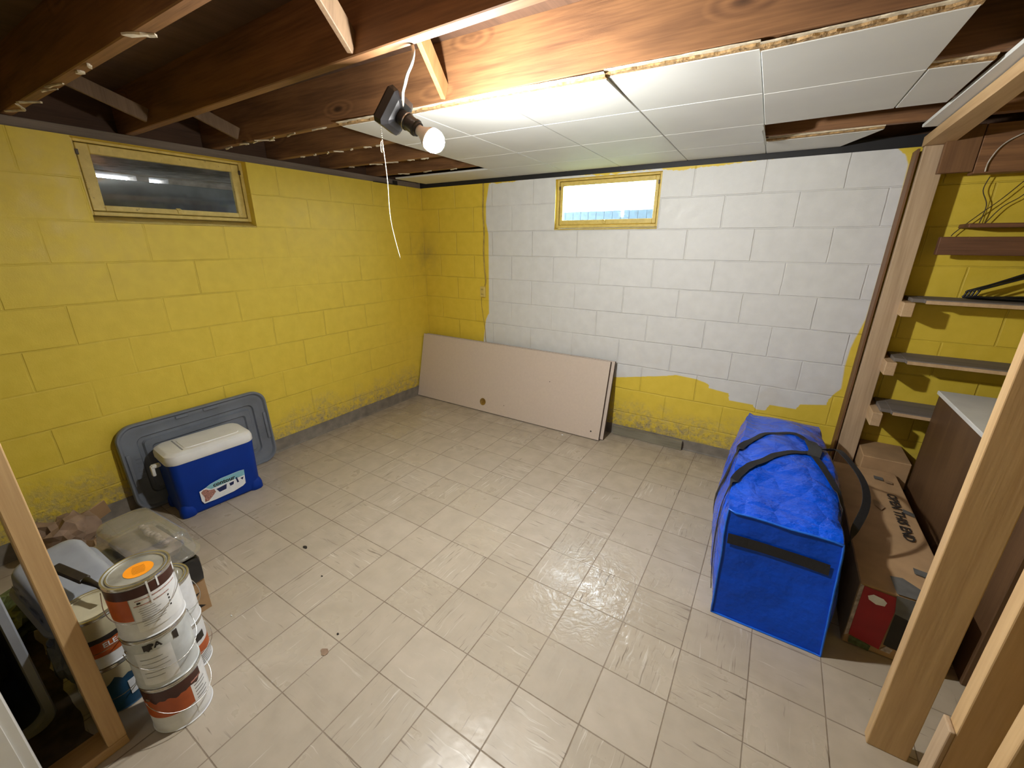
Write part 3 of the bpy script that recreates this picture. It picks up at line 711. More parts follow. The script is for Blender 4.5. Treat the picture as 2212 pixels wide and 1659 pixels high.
# closet shelves on cleats
def shelf(z, depth, thick, x0, lab, m=M_shelf, zc=.075):
    t = empty('shelf', (x0, 0, z), label=lab, cat='shelf')
    bm = bmesh.new(); box(bm, .045, 1.25, -depth, -.002, -thick, 0, .002); box(bm, .0, .05, -depth+.02, -.002, -thick, -.001, .002); obj('board', bm, m, t)
    bm = bmesh.new(); box(bm, .052, 1.25, -depth-.002, -depth+.004, -thick-.004, -.006, .001); obj('front_edge', bm, M_cleat, t)
    bm = bmesh.new(); box(bm, -.035, .012, -depth-.015, -.002, -thick-zc, -thick-.001, .003); obj('cleat', bm, M_cleat, t)
    return t
shelf(1.262, .205, .020, 3.655, 'upper grey closet shelf just below the black hangers')
shelf(.938, .215, .020, 3.655, 'middle grey closet shelf above the white topped cabinet')
shelf(.650, .250, .020, 3.655, 'lowest grey closet shelf above the cardboard boxes', zc=.08)
bm = bmesh.new(); box(bm, 3.698, 4.9, -.14, -.10, 1.482, 1.570, .003); box(bm, 3.80, 3.806, -.1405, -.14, 1.482, 1.570); tag(obj('wall_rail', bm, M_darkboard), 'dark reddish rail across the closet wall above the hangers', 'rail')
bm = bmesh.new(); box(bm, 3.782, 4.9, -.16, -.002, 1.612, 1.632, .003); tag(obj('thin_shelf', bm, M_darkboard), 'thin dark shelf across the closet just above the reddish rail', 'shelf')
bm = bmesh.new(); box(bm, 3.725, 4.9, -.20, -.12, 1.850, 2.058, .003); tag(obj('closet_header', bm, M_joist), 'dark wooden header board at the top of the closet', 'board')
bm = bmesh.new(); box(bm, 3.60, 3.722, -.20, -.16, 1.86, 2.058, .002); tag(obj('header_block', bm, M_brown), 'brown block at the left end of the closet header', 'block')
bm = bmesh.new(); tube(bm, smooth_path([(3.95, -.208, 2.05), (3.84, -.208, 2.0), (3.79, -.208, 1.96), (3.765, -.208, 1.90), (3.763, -.208, 1.855)]), .003, 6)
tag(obj('header_cable', bm, M_cable, smooth=True), 'pale cable clipped across the closet header board', 'cable')
for pts, lab in (([(3.83, -.03, 1.85), (3.822, -.03, 1.79), (3.852, -.03, 1.72), (3.848, -.03, 1.637)], 'thin dark wire hanging nearly straight on the closet wall'),
                 ([(3.97, -.03, 1.85), (3.90, -.03, 1.75), (3.84, -.03, 1.68), (3.775, -.03, 1.60), (3.76, -.03, 1.575)], 'thin dark wire slanting down left across the closet wall'),
                 ([(4.02, -.03, 1.85), (3.965, -.03, 1.76), (3.91, -.03, 1.71), (3.87, -.03, 1.637)], 'thin dark wire on the closet wall nearest the right edge')):
    bm = bmesh.new(); tube(bm, smooth_path(pts), .0022, 6); tag(obj('loose_wire', bm, M_wire, smooth=True), lab, 'wire', 'loose wires on the closet wall')
# black wire hangers leaning on the shelf in a bunch
def hanger():
    r = empty('wire_hanger', (0, 0, 0), cat='hanger', group='black wire hangers on the closet shelf')
    pts = [(0, 0, .012), (.006, 0, .030), (.02, 0, .042), (.21, 0, .128), (.225, 0, .13), (.24, 0, .128), (.43, 0, .042), (.447, 0, .028), (.450, 0, .012), (.435, 0, 0), (.225, 0, -.002), (.015, 0, 0)]
    bm = bmesh.new(); tube(bm, smooth_path(pts+[pts[0]], 4)[:-1], .0050, 8, closed=True); obj('triangle', bm, M_black, r, smooth=True)
    bm = bmesh.new(); tube(bm, smooth_path([(.225, 0, .13), (.225, 0, .16), (.205, 0, .185), (.225, 0, .21), (.248, 0, .19)], 5), .003, 6); obj('hook', bm, M_black, r, smooth=True)
    return r
h0 = hanger()
for k in range(4):
    h = h0 if k == 0 else copy_tree(h0)
    h.location = (3.872+.009*k, -.085-.018*k, 1.270+.004*k); h.rotation_euler = (math.radians(-8+3*k), math.radians([0, -2, -4, 1][k]), math.radians([-4, -2, 2, 5][k]))
    h['label'] = 'black wire hanger on the upper closet shelf, '+('nearest the wall in the bunch', 'second from the wall', 'third from the wall', 'nearest the room in the bunch')[k]
# cabinet with white top
t = empty('cabinet', (3.86, -1.40, 0), label='brown wooden cabinet with a white top inside the closet', cat='cabinet')
bm = bmesh.new(); box(bm, 0, .55, 0, 1.14, .0, .781, .003); obj('body', bm, M_cab, t)
bm = bmesh.new(); box(bm, -.008, .56, -.006, 1.15, .7815, .802, .003); obj('top', bm, M_white, t, label='white top board')
# small brown box on cabinet back, shadow filler shelf
# ---- cardboard boxes
t = empty('long_carton', (3.507, -1.412, 0), label='long taped cardboard box marked OPEN THIS END on the closet floor', cat='box')
bm = bmesh.new(); b = bmesh.new(); box(b, 0, .285, 0, 1.12, .002, .297, .004)
bmesh.ops.subdivide_edges(b, edges=b.edges, cuts=3, use_grid_fill=True)
for v in b.verts:
    v.co.z += .004*noise.noise(v.co*7) if v.co.z > .2 else 0; v.co.x += .004*noise.noise(v.co*6+Vector((3, 3, 3)))
join(bm, b); obj('carton', bm, M_card, t)
def bits(parent, name, mat, polys, origin, xd, yd, off=.0035, label=None):
    for p in polys:
        bm = bmesh.new(); on_plane(bm, flat_poly(p), origin, xd, yd, off); obj(name, bm, mat, parent, label=label)
fr = ((0, 0, 0), (1, 0, 0), (0, 0, 1)); tp = ((0, 0, .297), (1, 0, 0), (0, 1, 0))
bits(t, 'red_print', M_red, [[(.014, .05), (.112, .03), (.118, .285), (.012, .292)]], *fr, label='bright red end print')
bits(t, 'pale_print', M_litprint, [[(.002, .04), (.013, .05), (.011, .293), (.0, .297)], [(.115, .03), (.145, .028), (.15, .05), (.13, .058)]], *fr)
bits(t, 'white_patch', M_labelwhite, [[(.03, .255), (.045, .268), (.075, .262), (.088, .25), (.085, .232), (.06, .228), (.036, .24)]], *fr, off=.0045)
bits(t, 'green_print', M_green, [[(.02, .012), (.085, .005), (.087, .032), (.018, .045)]], *fr, off=.0045)
bits(t, 'dark_print', M_ink, [[(.119, .06), (.2, .05), (.2, .22), (.119, .24)]], *fr)
bits(t, 'grey_tape', M_tape, [[(.105, -.002), (.195, -.002), (.19, .065), (.14, .11), (.10, .10)], [(.185, .165), (.275, .15), (.275, .19), (.187, .205)], [(.17, .985), (.21, .98), (.212, 1.02), (.172, 1.025)], [(.235, .66), (.275, .64), (.28, .675), (.24, .70)]], *tp, off=.0055)
bits(t, 'grey_tape', M_tape, [[(.118, .215), (.185, .20), (.19, .297), (.105, .297)]], *fr, off=.005)
bits(t, 'brown_patch', M_cardd, [[(.215, .965), (.245, .96), (.247, .99), (.217, .995)], [(.13, .67), (.15, .63), (.17, .67), (.155, .70), (.14, .73), (.128, .72)]], *tp, off=.0056)
bm = bmesh.new(); on_plane(bm, text_bm('OPEN THIS END', .054, .0016, 1.10), (.215, .62, .297), (0, -1, 0), (1, 0, 0), .0062)
obj('printed_words', bm, M_ink, t)
bm = bmesh.new(); box(bm, 3.634, 3.85, -.275, -.005, 0, .365, .004); tag(obj('small_carton', bm, M_card), 'plain cardboard box upright behind the long carton against the wall', 'box')
bm = bmesh.new(); beam(bm, (3.822, -.95, .012), (3.822, -.30, .012), .028, .022); tag(obj('floor_lath', bm, M_cleat), 'thin wooden stick on the floor between carton and cabinet', 'stick')

# ---------------------------------------------------------------- blue storage bag
def make_bag():
    root = empty('storage_bag', (3.23, -.95, 0), label='large zipped blue storage bag with black carrying straps', cat='bag')
    O = Vector((3.23, -.95, 0))
    NU, NV = 44, 60
    y0, y1 = -1.535, -.265
    def top_h(u): # height along the length
        pts = [(0, .505), (.12, .515), (.30, .545), (.50, .55), (.72, .53), (.90, .515), (1, .495)]
        for (a, ha), (b, hb) in zip(pts, pts[1:]):
            if a <= u <= b: s = (u-a)/(b-a); s = s*s*(3-2*s); return ha+(hb-ha)*s
    def ring(u):
        y = y0+(y1-y0)*u
        bul = math.sin(PI*min(1, max(0, u)))**.5
        xl0 = 3.038; xr0 = 3.432-.006*u; H = top_h(u)
        lean = -.004*(1-u)
        P = []
        def side(s, x0, sgn, bulge):
            z = H*s; b = math.sin(PI*min(1, s*.95+.02))**.9*bulge*bul
            return (x0+sgn*b+lean*0, z)
        segs = [('b', 14), ('r', 16), ('t', 14), ('l', 16)]
        for k in range(14): P.append((xl0+(xr0-xl0)*k/14, .002))
        for k in range(16):
            s = k/16; x, z = side(s, xr0-.028*s, 1, .050); P.append((x+.014*bul*math.exp(-((s-.28)/.2)**2), z))
        for k in range(14):
            s = k/14; x = (xr0-.028)+((xl0-.012)-(xr0-.028))*s
            P.append((x, H-.010+.020*math.sin(PI*s)*(0.4+bul) - .004))
        for k in range(16):
            s = 1-k/16; x, z = side(s, xl0-.012*s, -1, .072); P.append((x, z))
        return y, P
    bm = bmesh.new(); rows = []
    for i in range(NU+1):
        u = i/NU; y, P = ring(u); row = []
        for x, z in P:
            yy = y-.022*(z/.5)*(1 if u < .5 else -1)*max(0, abs(u-.5)*2-.6)*0
            yy += (.035*(z/.5))*(1-u)**6              # front leans back slightly
            p = Vector((x, yy, z))
            e = min(1, z/.06)
            d = Vector((noise.noise(p*6), noise.noise(p*6+Vector((9, 0, 0))), noise.noise(p*6+Vector((0, 9, 0)))))*.016 + Vector((noise.noise(p*17), noise.noise(p*17+Vector((5, 0, 0))), noise.noise(p*17+Vector((0, 5, 0)))))*.006
            edge = min(1, min(u, 1-u)*6+.25)
            p += d*e*edge
            # sharp crumple folds on the top near the front
            if z > .4:
                f = math.sin((p.x-3.03)*22+(p.y+1.5)*9+3*noise.noise(p*4)); p.z += .006*f*edge
                p.z -= .022*math.exp(-(((p.x-3.22)/.12)**2+((p.y+1.22)/.15)**2))
            row.append(bm.verts.new(p-O))
        rows.append(row)
    n = len(rows[0])
    for A, B in zip(rows, rows[1:]):
        for k in range(n): bm.faces.new((A[k], A[(k+1) % n], B[(k+1) % n], B[k]))
    first = [v.co.copy() for v in rows[0]]
    bm.faces.new(rows[-1][::-1])
    body = obj('body', bm, M_bag, root, smooth=50)
    # front end panel: grid filled from the ring, slightly hollow
    bm = bmesh.new(); G = []
    nx, nz = 14, 16
    for j in range(nz+1):
        row = []
        L_ = first[(14+16+14+(16-j)) % n]; R_ = first[14+j] if j < 16 else first[30]
        for i in range(nx+1):
            s = i/nx; p = L_.lerp(R_, s)
            if j == 0: p = first[i] if i < 14 else first[14]
            if j == nz: p = first[30+14-i] if i > 0 else first[44]
            w_ = math.sin(PI*s)*math.sin(PI*j/nz)
            p = p.copy(); p.y += -.004+.016*w_*noise.noise(p*5)+.010*w_
            row.append(bm.verts.new(p))
        G.append(row)
    for A, B in zip(G, G[1:]):
        for i in range(nx): bm.faces.new((A[i], A[i+1], B[i+1], B[i]))
    gp = [[v.co.copy() for v in r] for r in G]
    obj('end_panel', bm, M_bagfront, root, smooth=True)
    # piping round the end panel
    loop = [c+Vector((0, -.006, 0)) for c in first]
    bm = bmesh.new(); tube(bm, loop, .0042, 6, closed=True); obj('piping', bm, M_bagseam, root, smooth=True)
    # black band across the end panel
    bm = bmesh.new(); A_, B_ = [], []
    for i in range(0, nx+1):
        s = .04+.89*i/nx; ii = s*nx; i0 = min(int(ii), nx-1); f = ii-i0
        def at(t_):
            jj = t_*nz; j0 = min(int(jj), nz-1); g = jj-j0
            a = gp[j0][i0].lerp(gp[j0][i0+1], f); b = gp[j0+1][i0].lerp(gp[j0+1][i0+1], f); return a.lerp(b, g)+Vector((0, -.006, 0))
        A_.append(bm.verts.new(at(.70))); B_.append(bm.verts.new(at(.79)))
    for i in range(nx): bm.faces.new((A_[i], A_[i+1], B_[i+1], B_[i]))
    obj('end_band', bm, M_blackcloth, root)
    # flap edge overhanging the front of the top
    bm = bmesh.new(); rowA, rowB = [], []
    tp_ = [first[30+k] for k in range(0, 15)]
    # straps
    from mathutils.bvhtree import BVHTree
    tree = BVHTree.FromObject(body, bpy.context.evaluated_depsgraph_get()) if False else BVHTree.FromPolygons([v.co.copy() for v in body.data.vertices], [tuple(p.vertices) for p in body.data.polygons])
    def ribbon(pts, nrm, w_=.032, mat=M_blackcloth, name='strap', th=.0025, snap=1.0):
        P_ = smooth_path([Vector(p)-O for p in pts], 5); N_ = smooth_path(nrm, 5)
        for i in range(len(P_)):
            hit = tree.find_nearest(P_[i])
            if hit[0] is not None and i < snap*len(P_):
                nn = hit[1] if hit[1].dot(Vector(N_[i])) > 0 else -hit[1]
                P_[i] = hit[0]+nn*.005; N_[i] = nn
        if snap > 0:
            for _ in range(2): P_ = [P_[0]]+[(P_[i-1]+P_[i]*2+P_[i+1])/4 for i in range(1, len(P_)-1)]+[P_[-1]]
        bm = bmesh.new(); rows = []
        for i, p in enumerate(P_):
            t_ = (P_[min(i+1, len(P_)-1)]-P_[max(i-1, 0)]).normalized(); nn = Vector(N_[i]); nn = (nn-t_*nn.dot(t_)).normalized(); s = t_.cross(nn)
            ww = w_ if not callable(w_) else w_(i/len(P_))
            rows.append([bm.verts.new(p+s*sx*ww/2+nn*dz) for sx, dz in ((-1, 0), (1, 0), (1, th), (-1, th))])
        for A, B in zip(rows, rows[1:]):
            for k in range(4): bm.faces.new((A[k], A[(k+1) % 4], B[(k+1) % 4], B[k]))
        bm.faces.new(rows[0]); bm.faces.new(rows[-1][::-1])
        return obj(name, bm, mat, root, smooth=40)
    U = (0, 0, 1); Lf = (-1, 0, .15); R = (1, 0, .1); D = (-.7, 0, .7)
    ribbon([(2.995, -1.44, .04), (2.962, -1.43, .20), (2.958, -1.41, .34), (2.985, -1.385, .46), (3.02, -1.30, .535), (3.075, -1.16, .572), (3.15, -1.03, .592), (3.23, -.93, .60), (3.32, -.86, .60)],
           [Lf, Lf, Lf, Lf, D, U, U, U, U])
    ribbon([(2.985, -1.10, .20), (2.965, -1.08, .34), (2.985, -1.06, .46), (3.01, -1.0, .545), (3.055, -.86, .578), (3.11, -.73, .592), (3.19, -.66, .60), (3.27, -.67, .60), (3.33, -.73, .60)],
           [Lf, Lf, Lf, D, U, U, U, U, U])
    ribbon([(3.33, -.72, .60), (3.385, -.78, .602), (3.44, -.93, .60), (3.495, -1.07, .565), (3.505, -1.18, .51), (3.475, -1.26, .43), (3.47, -1.28, .36)],
           [U, U, (.2, 0, .9), (.35, -.2, .9), (.4, -.3, .85), (.5, -.3, .8), R], snap=.2)
    ribbon([(3.33, -.88, .60), (3.375, -1.0, .59), (3.41, -1.12, .56), (3.445, -1.25, .50), (3.462, -1.33, .40)],
           [U, U, (.3, 0, .9), R, R])
    ribbon([(3.335, -.70, .612), (3.335, -.80, .616), (3.335, -.90, .612)], [U, U, U], .055, M_grip, 'handle_wrap', .006)
    # zip line
    bm = bmesh.new(); tube(bm, [Vector((3.035+.02*math.sin(k*.5)*0, -1.45+k*.1, .49))-O for k in range(2)], .001, 4); bm.free()
    return root
make_bag()

# ---------------------------------------------------------------- beige door panels leaning on back wall
def door_panel(name, off, x0, x1, lab, hole=False):
    """leaning slab; local frame: origin bottom-left, u along x, v up the lean"""
    yb, yt, H = -.178-off, -.030-off, .0
    a = Vector((x0, yb, .001)); ud = Vector((1, .0, 0)); vd = (Vector((x0, yt, .632))-a); Hh = vd.length; vd.normalize(); n = ud.cross(vd)
    M = Matrix((ud, vd, n)).transposed().to_4x4(); M.translation = a
    r = bpy.data.objects.new(name, None); C.objects.link(r); r.matrix_world = M; r.empty_display_size = .05; tag(r, lab, 'panel', 'beige closet door panels')
    W_ = x1-x0
    bm = bmesh.new(); box(bm, 0, W_, 0, Hh, .0, .022, .0015); obj('core', bm, M_edge, r)
    bm = bmesh.new(); box(bm, .0005, W_-.0015, .0005, Hh-.0005, .0221, .0255); obj('skin', bm, M_panel, r, label='beige face skin')
    if hole:
        b = bmesh.new(); lathe(b, [(.033, .0255), (.034, .0275), (.030, .028), (.028, .026), (.0, .0257)], 32, .832, .09); obj('finger_pull', b, M_hole, r, smooth=True)
        bm = bmesh.new()
        for x, y, s in ((1.07, .10, .004), (1.50, .40, .004), (1.93, .06, .007)): lathe(bm, [(0, .0262), (s, .0256)], 8, x, y)
        obj('stains', bm, M_ink, r)
    return r
door_panel('door_panel', 0, .03, 2.045, 'rear beige panel leaning on the back wall, its edge just showing')
door_panel('door_panel', .030, .012, 2.018, 'front beige panel with brass finger hole leaning on the back wall', True)

# rotten lath along the base of the back wall
bm = bmesh.new(); b = bmesh.new(); box(b, 2.07, 2.62, -.036, -.018, .002, .078, 0); bmesh.ops.subdivide_edges(b, edges=b.edges, cuts=8, use_grid_fill=True)
for v in b.verts: v.co.y += .006*noise.noise(v.co*14); v.co.z += (.010*noise.noise(v.co*9) if v.co.z > .01 else 0)
join(bm, b); tag(obj('rotten_lath', bm, M_lath, smooth=30), 'short rotten grey wood strip lying at the foot of the back wall', 'wood strip')

# ---------------------------------------------------------------- cooler and tote lid on the left
def rbox(bm, x0, x1, y0, y1, zs, r, n=6, taper=None):
    """rounded-rectangle loft; zs: list of (z, inset)"""
    rings = []
    for z, ins in zs:
        rr = max(r-ins*.5, .004); ring = []
        for cx, cy, a0 in ((x1-ins-rr, y1-ins-rr, 0), (x0+ins+rr, y1-ins-rr, 90), (x0+ins+rr, y0+ins+rr, 180), (x1-ins-rr, y0+ins+rr, 270)):
            for k in range(n+1):
                a = math.radians(a0+90*k/n); ring.append(bm.verts.new((cx+rr*math.cos(a), cy+rr*math.sin(a), z)))
        rings.append(ring)
    m = len(rings[0])
    for A, B in zip(rings, rings[1:]):
        for k in range(m): bm.faces.new((A[k], A[(k+1) % m], B[(k+1) % m], B[k]))
    bm.faces.new(rings[0][::-1]); bm.faces.new(rings[-1]); return rings
def make_cooler():
    r = empty('cooler', (.245, -2.262, 0), math.radians(-4.5), label='blue picnic cooler with a white lid standing in front of the grey tote cover', cat='cooler')
    bm = bmesh.new()
    rg = rbox(bm, -.135, .135, -.222, .222, [(.001, .018), (.006, .012), (.02, .008), (.30, .002), (.340, .0)], .045, 8)
    obj('body', bm, M_bluebody, r, smooth=40)
    for sx in (-1, 1):   # foot flares at the four corners
        for sy in (-1, 1):
            bm = bmesh.new(); rbox(bm, sx*.097-.040, sx*.097+.040, sy*.184-.040, sy*.184+.040, [(.0, .004), (.006, 0), (.04, .001), (.06, .006), (.075, .014)], .03, 6)
            obj('foot', bm, M_bluebody, r, smooth=40)
    bm = bmesh.new(); rbox(bm, -.140, .140, -.228, .228, [(.341, .002), (.345, .0), (.372, .0), (.392, .006), (.403, .022), (.405, .030)], .06, 10)
    lid = obj('lid', bm, M_coolwhite, r, smooth=35)
    bm = bmesh.new(); box(bm, -.095, .095, -.135, -.128, .4035, .4058); obj('lid_groove', bm, M_grey, lid)
    bm = bmesh.new(); rbox(bm, -.088, .088, -.12, .17, [(.4045, .0), (.4085, .003)], .03, 8); obj('lid_inset', bm, M_coolwhite, lid, smooth=30)
    bm = bmesh.new()   # handle lug on the left end
    box(bm, -.016, .016, -.268, -.226, .315, .334, .005, seg=2); box(bm, -.014, .014, -.274, -.256, .268, .33, .006, seg=2); obj('handle', bm, M_coolwhite, r, smooth=40)
    # label on the front (+x) face
    X0 = .1345
    def lab(name, mat, shapes, off, lb=None):
        bm = bmesh.new()
        for s in shapes: on_plane(bm, s, (X0, 0, 0), (0, 1, 0), (0, 0, 1), off)
        return obj(name, bm, mat, lb_parent, label=lb)
    lb_parent = r
    L0 = lab('label', M_labelwhite, [flat_poly([(-.118, .075), (-.108, .052), (-.05, .050), (.05, .055), (.105, .068), (.122, .08), (.128, .172), (.10, .176), (.0, .172), (-.06, .160), (-.085, .148), (-.118, .138)])], .0016, 'product sticker')
    lb_parent = L0
    lab('sticker_sky', M_sky, [flat_poly([(-.085, .1475), (-.06, .128), (.0, .130), (.126, .136), (.128, .171), (.10, .175), (.0, .171), (-.06, .159)])], .0022)
    lab('sticker_people', M_labelred, [flat_poly([(-.112, .128), (-.10, .139), (-.085, .138), (-.07, .125), (-.045, .12), (-.04, .10), (-.06, .08), (-.085, .06), (-.105, .062), (-.10, .09)])], .0026)
    lab('sticker_coolers', M_navy, [flat_poly([(-.035, .115), (.022, .123), (.015, .092), (-.022, .088)]), flat_poly([(.035, .12), (.062, .123), (.057, .103), (.038, .10)]), flat_poly([(.074, .14), (.082, .142), (.088, .105), (.078, .103)]), flat_poly([(.098, .125), (.118, .128), (.110, .110)])], .0026)
    lab('sticker_badge', M_sky, [flat_poly([(.098+.011*math.cos(k), .155+.011*math.sin(k)) for k in [2*PI*i/12 for i in range(12)]])], .0030)
    lab('sticker_word', M_ink, [text_bm('contour', .036, .0012, 1.0)], .0032)
    w_ = [c for c in L0.children if c.name.startswith('sticker_word')][0]; w_.location = (0, .012, .146)
    return r
make_cooler()
def make_tote_lid():
    # lid stands on its long edge against the left wall, leaning
    zt = .535
    a = Vector((.060, -2.19, .0)); vd = (Vector((.028, -2.19, zt))-a); H = vd.length; vd.normalize(); ud = Vector((0, -1, 0)); n = ud.cross(vd)
    if n.x < 0: ud = -ud; n = ud.cross(vd)
    M = Matrix((ud, vd, n)).transposed().to_4x4(); M.translation = a
    r = bpy.data.objects.new('tote_cover', None); C.objects.link(r); r.matrix_world = M; r.empty_display_size = .05
    tag(r, 'large grey plastic storage tote cover leaning on the left wall behind the cooler', 'tote cover')
    W2 = .415
    # outline rounded, inside face visible with raised rim and steps: loft through local z (toward room)
    def prof(zs, rr): 
        bm = bmesh.new(); rings = []
        for z, ins in zs:
            R_ = max(rr-ins*.6, .02); ring = []
            for cx, cy, a0 in ((W2-ins-R_, H-ins-R_, 0), (-W2+ins+R_, H-ins-R_, 90), (-W2+ins+R_, ins+R_, 180), (W2-ins-R_, ins+R_, 270)):
                for k in range(11):
                    an = math.radians(a0+9*k); ring.append(bm.verts.new((cx+R_*math.cos(an), cy+R_*math.sin(an), z)))
            rings.append(ring)
        m = len(rings[0])
        for A, B in zip(rings, rings[1:]):
            for k in range(m): bm.faces.new((A[k], A[(k+1) % m], B[(k+1) % m], B[k]))
        bm.faces.new(rings[-1]); bm.faces.new(rings[0][::-1]); return bm
    obj('panel', prof([(-.012, .004), (.004, .0), (.022, .0), (.028, .004), (.028, .012), (.020, .018), (.014, .022), (.014, .040), (.010, .046), (.010, .088), (-.002, .094), (-.002, .112), (.012, .120), (.012, .150), (.002, .158), (.002, .17)], .09), M_totegrey, r, smooth=35)
    # grip ribs and latch recesses on the short ends
    for s in (-1, 1):
        bm = bmesh.new()
        for k in range(6): box(bm, s*(W2-.085), s*(W2-.06), H/2-.07+.025*k, H/2-.063+.025*k, .0095, .0125)
        obj('grip_ribs', bm, M_totegrey, r)
        bm = bmesh.new(); box(bm, min(s*(W2-.04), s*(W2-.02)), max(s*(W2-.04), s*(W2-.02)), H/2-.10, H/2+.10, .012, .0245, .006, seg=2); obj('latch_recess', bm, M_totegrey, r, smooth=40)
    for a, b in ((-.12, -.05), (.03, .12)):
        bm = bmesh.new(); box(bm, a, b, H-.042, H-.022, .012, .022, .004); obj('edge_clip', bm, M_totegrey, r)
    return r
make_tote_lid()

# ---------------------------------------------------------------- paint cans
CR, CH = .083, .197
def band(mat, a0, a1, z0, z1, parent, name, off=.0008, n=36, jag=0, seed=0, label=None):
    """curved patch on the can wall between angles a0..a1 (degrees)"""
    bm = bmesh.new(); A, B = [], []; R_ = CR-.002+off
    for k in range(n+1):
        a = math.radians(a0+(a1-a0)*k/n); j = jag*noise.noise(Vector((k*.35, seed, 0))) if jag else 0
        A.append(bm.verts.new((R_*math.cos(a), R_*math.sin(a), z0+j))); B.append(bm.verts.new((R_*math.cos(a), R_*math.sin(a), z1)))
    for k in range(n): bm.faces.new((A[k], A[k+1], B[k+1], B[k]))
    return obj(name, bm, mat, parent, smooth=True, label=label)
def curved_text(s, size, a, z, mat, parent, name='lettering', off=.0018, bold=.0008, xs=1.0):
    b = text_bm(s, size, bold, xs); R_ = CR-.002+off
    for v in b.verts:
        an = math.radians(a)+v.co.x/R_; v.co = Vector((R_*math.cos(an), R_*math.sin(an), z+v.co.y))
    bm = bmesh.new(); join(bm, b); return obj(name, bm, mat, parent)
def can(loc, rz, lab, wall=M_canlabel, lidm=M_lidmetal, group='gallon paint cans in the corner', bail=250, tilt=0):
    r = empty('paint_can', loc, math.radians(rz), label=lab, cat='paint can', group=group)
    bm = bmesh.new(); lathe(bm, [(0, .004), (CR-.006, .004), (CR-.004, 0), (CR, .001), (CR+.0005, .004), (CR-.002, .007), (CR-.002, CH-.012), (CR-.0005, CH-.010), (CR-.0005, CH-.006), (CR-.003, CH-.005)], 64,
                            mis=[1, 1, 1, 1, 0, 0, 1, 1, 1]); obj('body', bm, [wall, M_rimmetal], r, smooth=30)
    bm = bmesh.new(); lathe(bm, [(CR-.003, CH-.008), (CR, CH-.004), (CR-.001, CH), (CR-.006, CH), (CR-.009, CH-.005), (CR-.012, CH-.005), (CR-.013, CH-.001), (CR-.016, CH-.001), (CR-.018, CH-.005), (0, CH-.0045)], 64, mis=[1, 1, 1, 0, 0, 1, 1, 0, 0]); obj('lid', bm, [lidm, M_rimmetal], r, smooth=30)
    bm = bmesh.new(); lathe(bm, [(0, 0), (.006, 0), (.006, .003), (0, .004)], 12)
    # ears and wire bail hanging down around the front
    for s in (0, 180):
        b2 = bmesh.new()
        M = Matrix.Rotation(math.radians(bail+90+s), 4, 'Z') @ Matrix.Translation((CR-.002, 0, CH-.045)) @ Matrix.Rotation(PI/2, 4, 'Y')
        bb = bm.copy(); join(b2, bb, M); obj('ear', b2, M_rimmetal, r, smooth=30)
    bm.free()
    bm = bmesh.new(); pts = []
    for k in range(0, 25):
        t_ = k/24; an = math.radians(bail+90-180*t_); dr = .007+.006*math.sin(PI*t_); sag = -.075*math.sin(PI*t_)**.7
        pts.append(((CR+dr)*math.cos(an), (CR+dr)*math.sin(an), CH-.045+sag))
    tube(bm, pts, .0012, 6); obj('wire_bail', bm, M_rimmetal, r, smooth=True)
    return r
SX, SY = 1.542, -2.950
cdeg = -10      # direction in which the label faces the camera
# bottom of the front stack: brown over orange over white
c1 = can((SX+.004, SY, .0), 0, 'bottom paint can of the front stack, orange label above a white base', M_canlabel, bail=20)
band(M_orange, -130, 12, .072, .150, c1, 'orange_label', label='orange label'); band(M_brownlab, -130, 40, .142, .184, c1, 'brown_band', .0012, jag=.022, seed=2)
band(M_labelwhite, 12, 60, .02, .165, c1, 'white_panel', .0010)
for k in range(6): band(M_ink, 18, 50-random.random()*12, .06+.014*k, .0625+.014*k, c1, 'fine_print', .0016, 8)
band(M_labelred, 14, 40, .150, .156, c1, 'fine_print', .0017, 8)
# middle: plain grey-white with paint drips at the top
c2 = can((SX, SY, CH), 0, 'middle paint can of the front stack, grey white with black lettering at its rim', M_candirty, bail=10)
curved_text('PAINT'[0:1]+'A', .028, -20, .168, M_ink, c2, bold=.001); band(M_dirtyblack, -40, -25, .155, .178, c2, 'paint_drip', .0012, 8, jag=.01, seed=4)
band(M_dirtyblack, 12, 22, .150, .180, c2, 'paint_drip', .0012, 8, jag=.01, seed=5); band(M_canlabel, -60, 5, .02, .15, c2, 'faded_label', .0006)
for k in range(5): band(M_tape, -52, -20+random.random()*18, .05+.018*k, .0515+.018*k, c2, 'fine_print', .0012, 8)
# top: dark rim, orange corner, white instructions, orange sticker on the lid
c3 = can((SX-.003, SY+.003, 2*CH), 0, 'top paint can of the front stack with a round orange sticker on its lid', M_canlabel, bail=-25)
band(M_brownlab, -150, 60, .152, .185, c3, 'brown_band', .0010, label='dark brown band'); band(M_orange, -150, -38, .075, .156, c3, 'orange_label', .0009, label='orange label')
band(M_labelwhite, -36, 55, .03, .152, c3, 'white_panel', .0011)
band(M_labelred, -28, 50, .140, .143, c3, 'red_rule', .0018, 12); band(M_labelred, -32, 30, .122, .125, c3, 'red_rule', .0018, 12)
for k in range(9):
    band(M_tape, -28+random.random()*4, 0+random.random()*22, .048+.0078*k, .0492+.0078*k, c3, 'fine_print', .0017, 8)
for k in range(4): band(M_ink, 24, 27, .07+.012*k, .076+.012*k, c3, 'bullet_mark', .0018, 2)
band(M_ink, -26, -20, .129, .135, c3, 'bullet_mark', .0018, 2)
for a in (-4, 13): band(M_labelwhite, a, a+3.2, .12 if a < 0 else .160, CH-.002, c3, 'paint_run', .0024, 3, label='white paint run')
bm = bmesh.new(); on_plane(bm, flat_poly([(.036*math.cos(2*PI*k/40), .036*math.sin(2*PI*k/40)) for k in range(40)]), (.005, .004, CH-.0045), (1, 0, 0), (0, 1, 0), .0008)
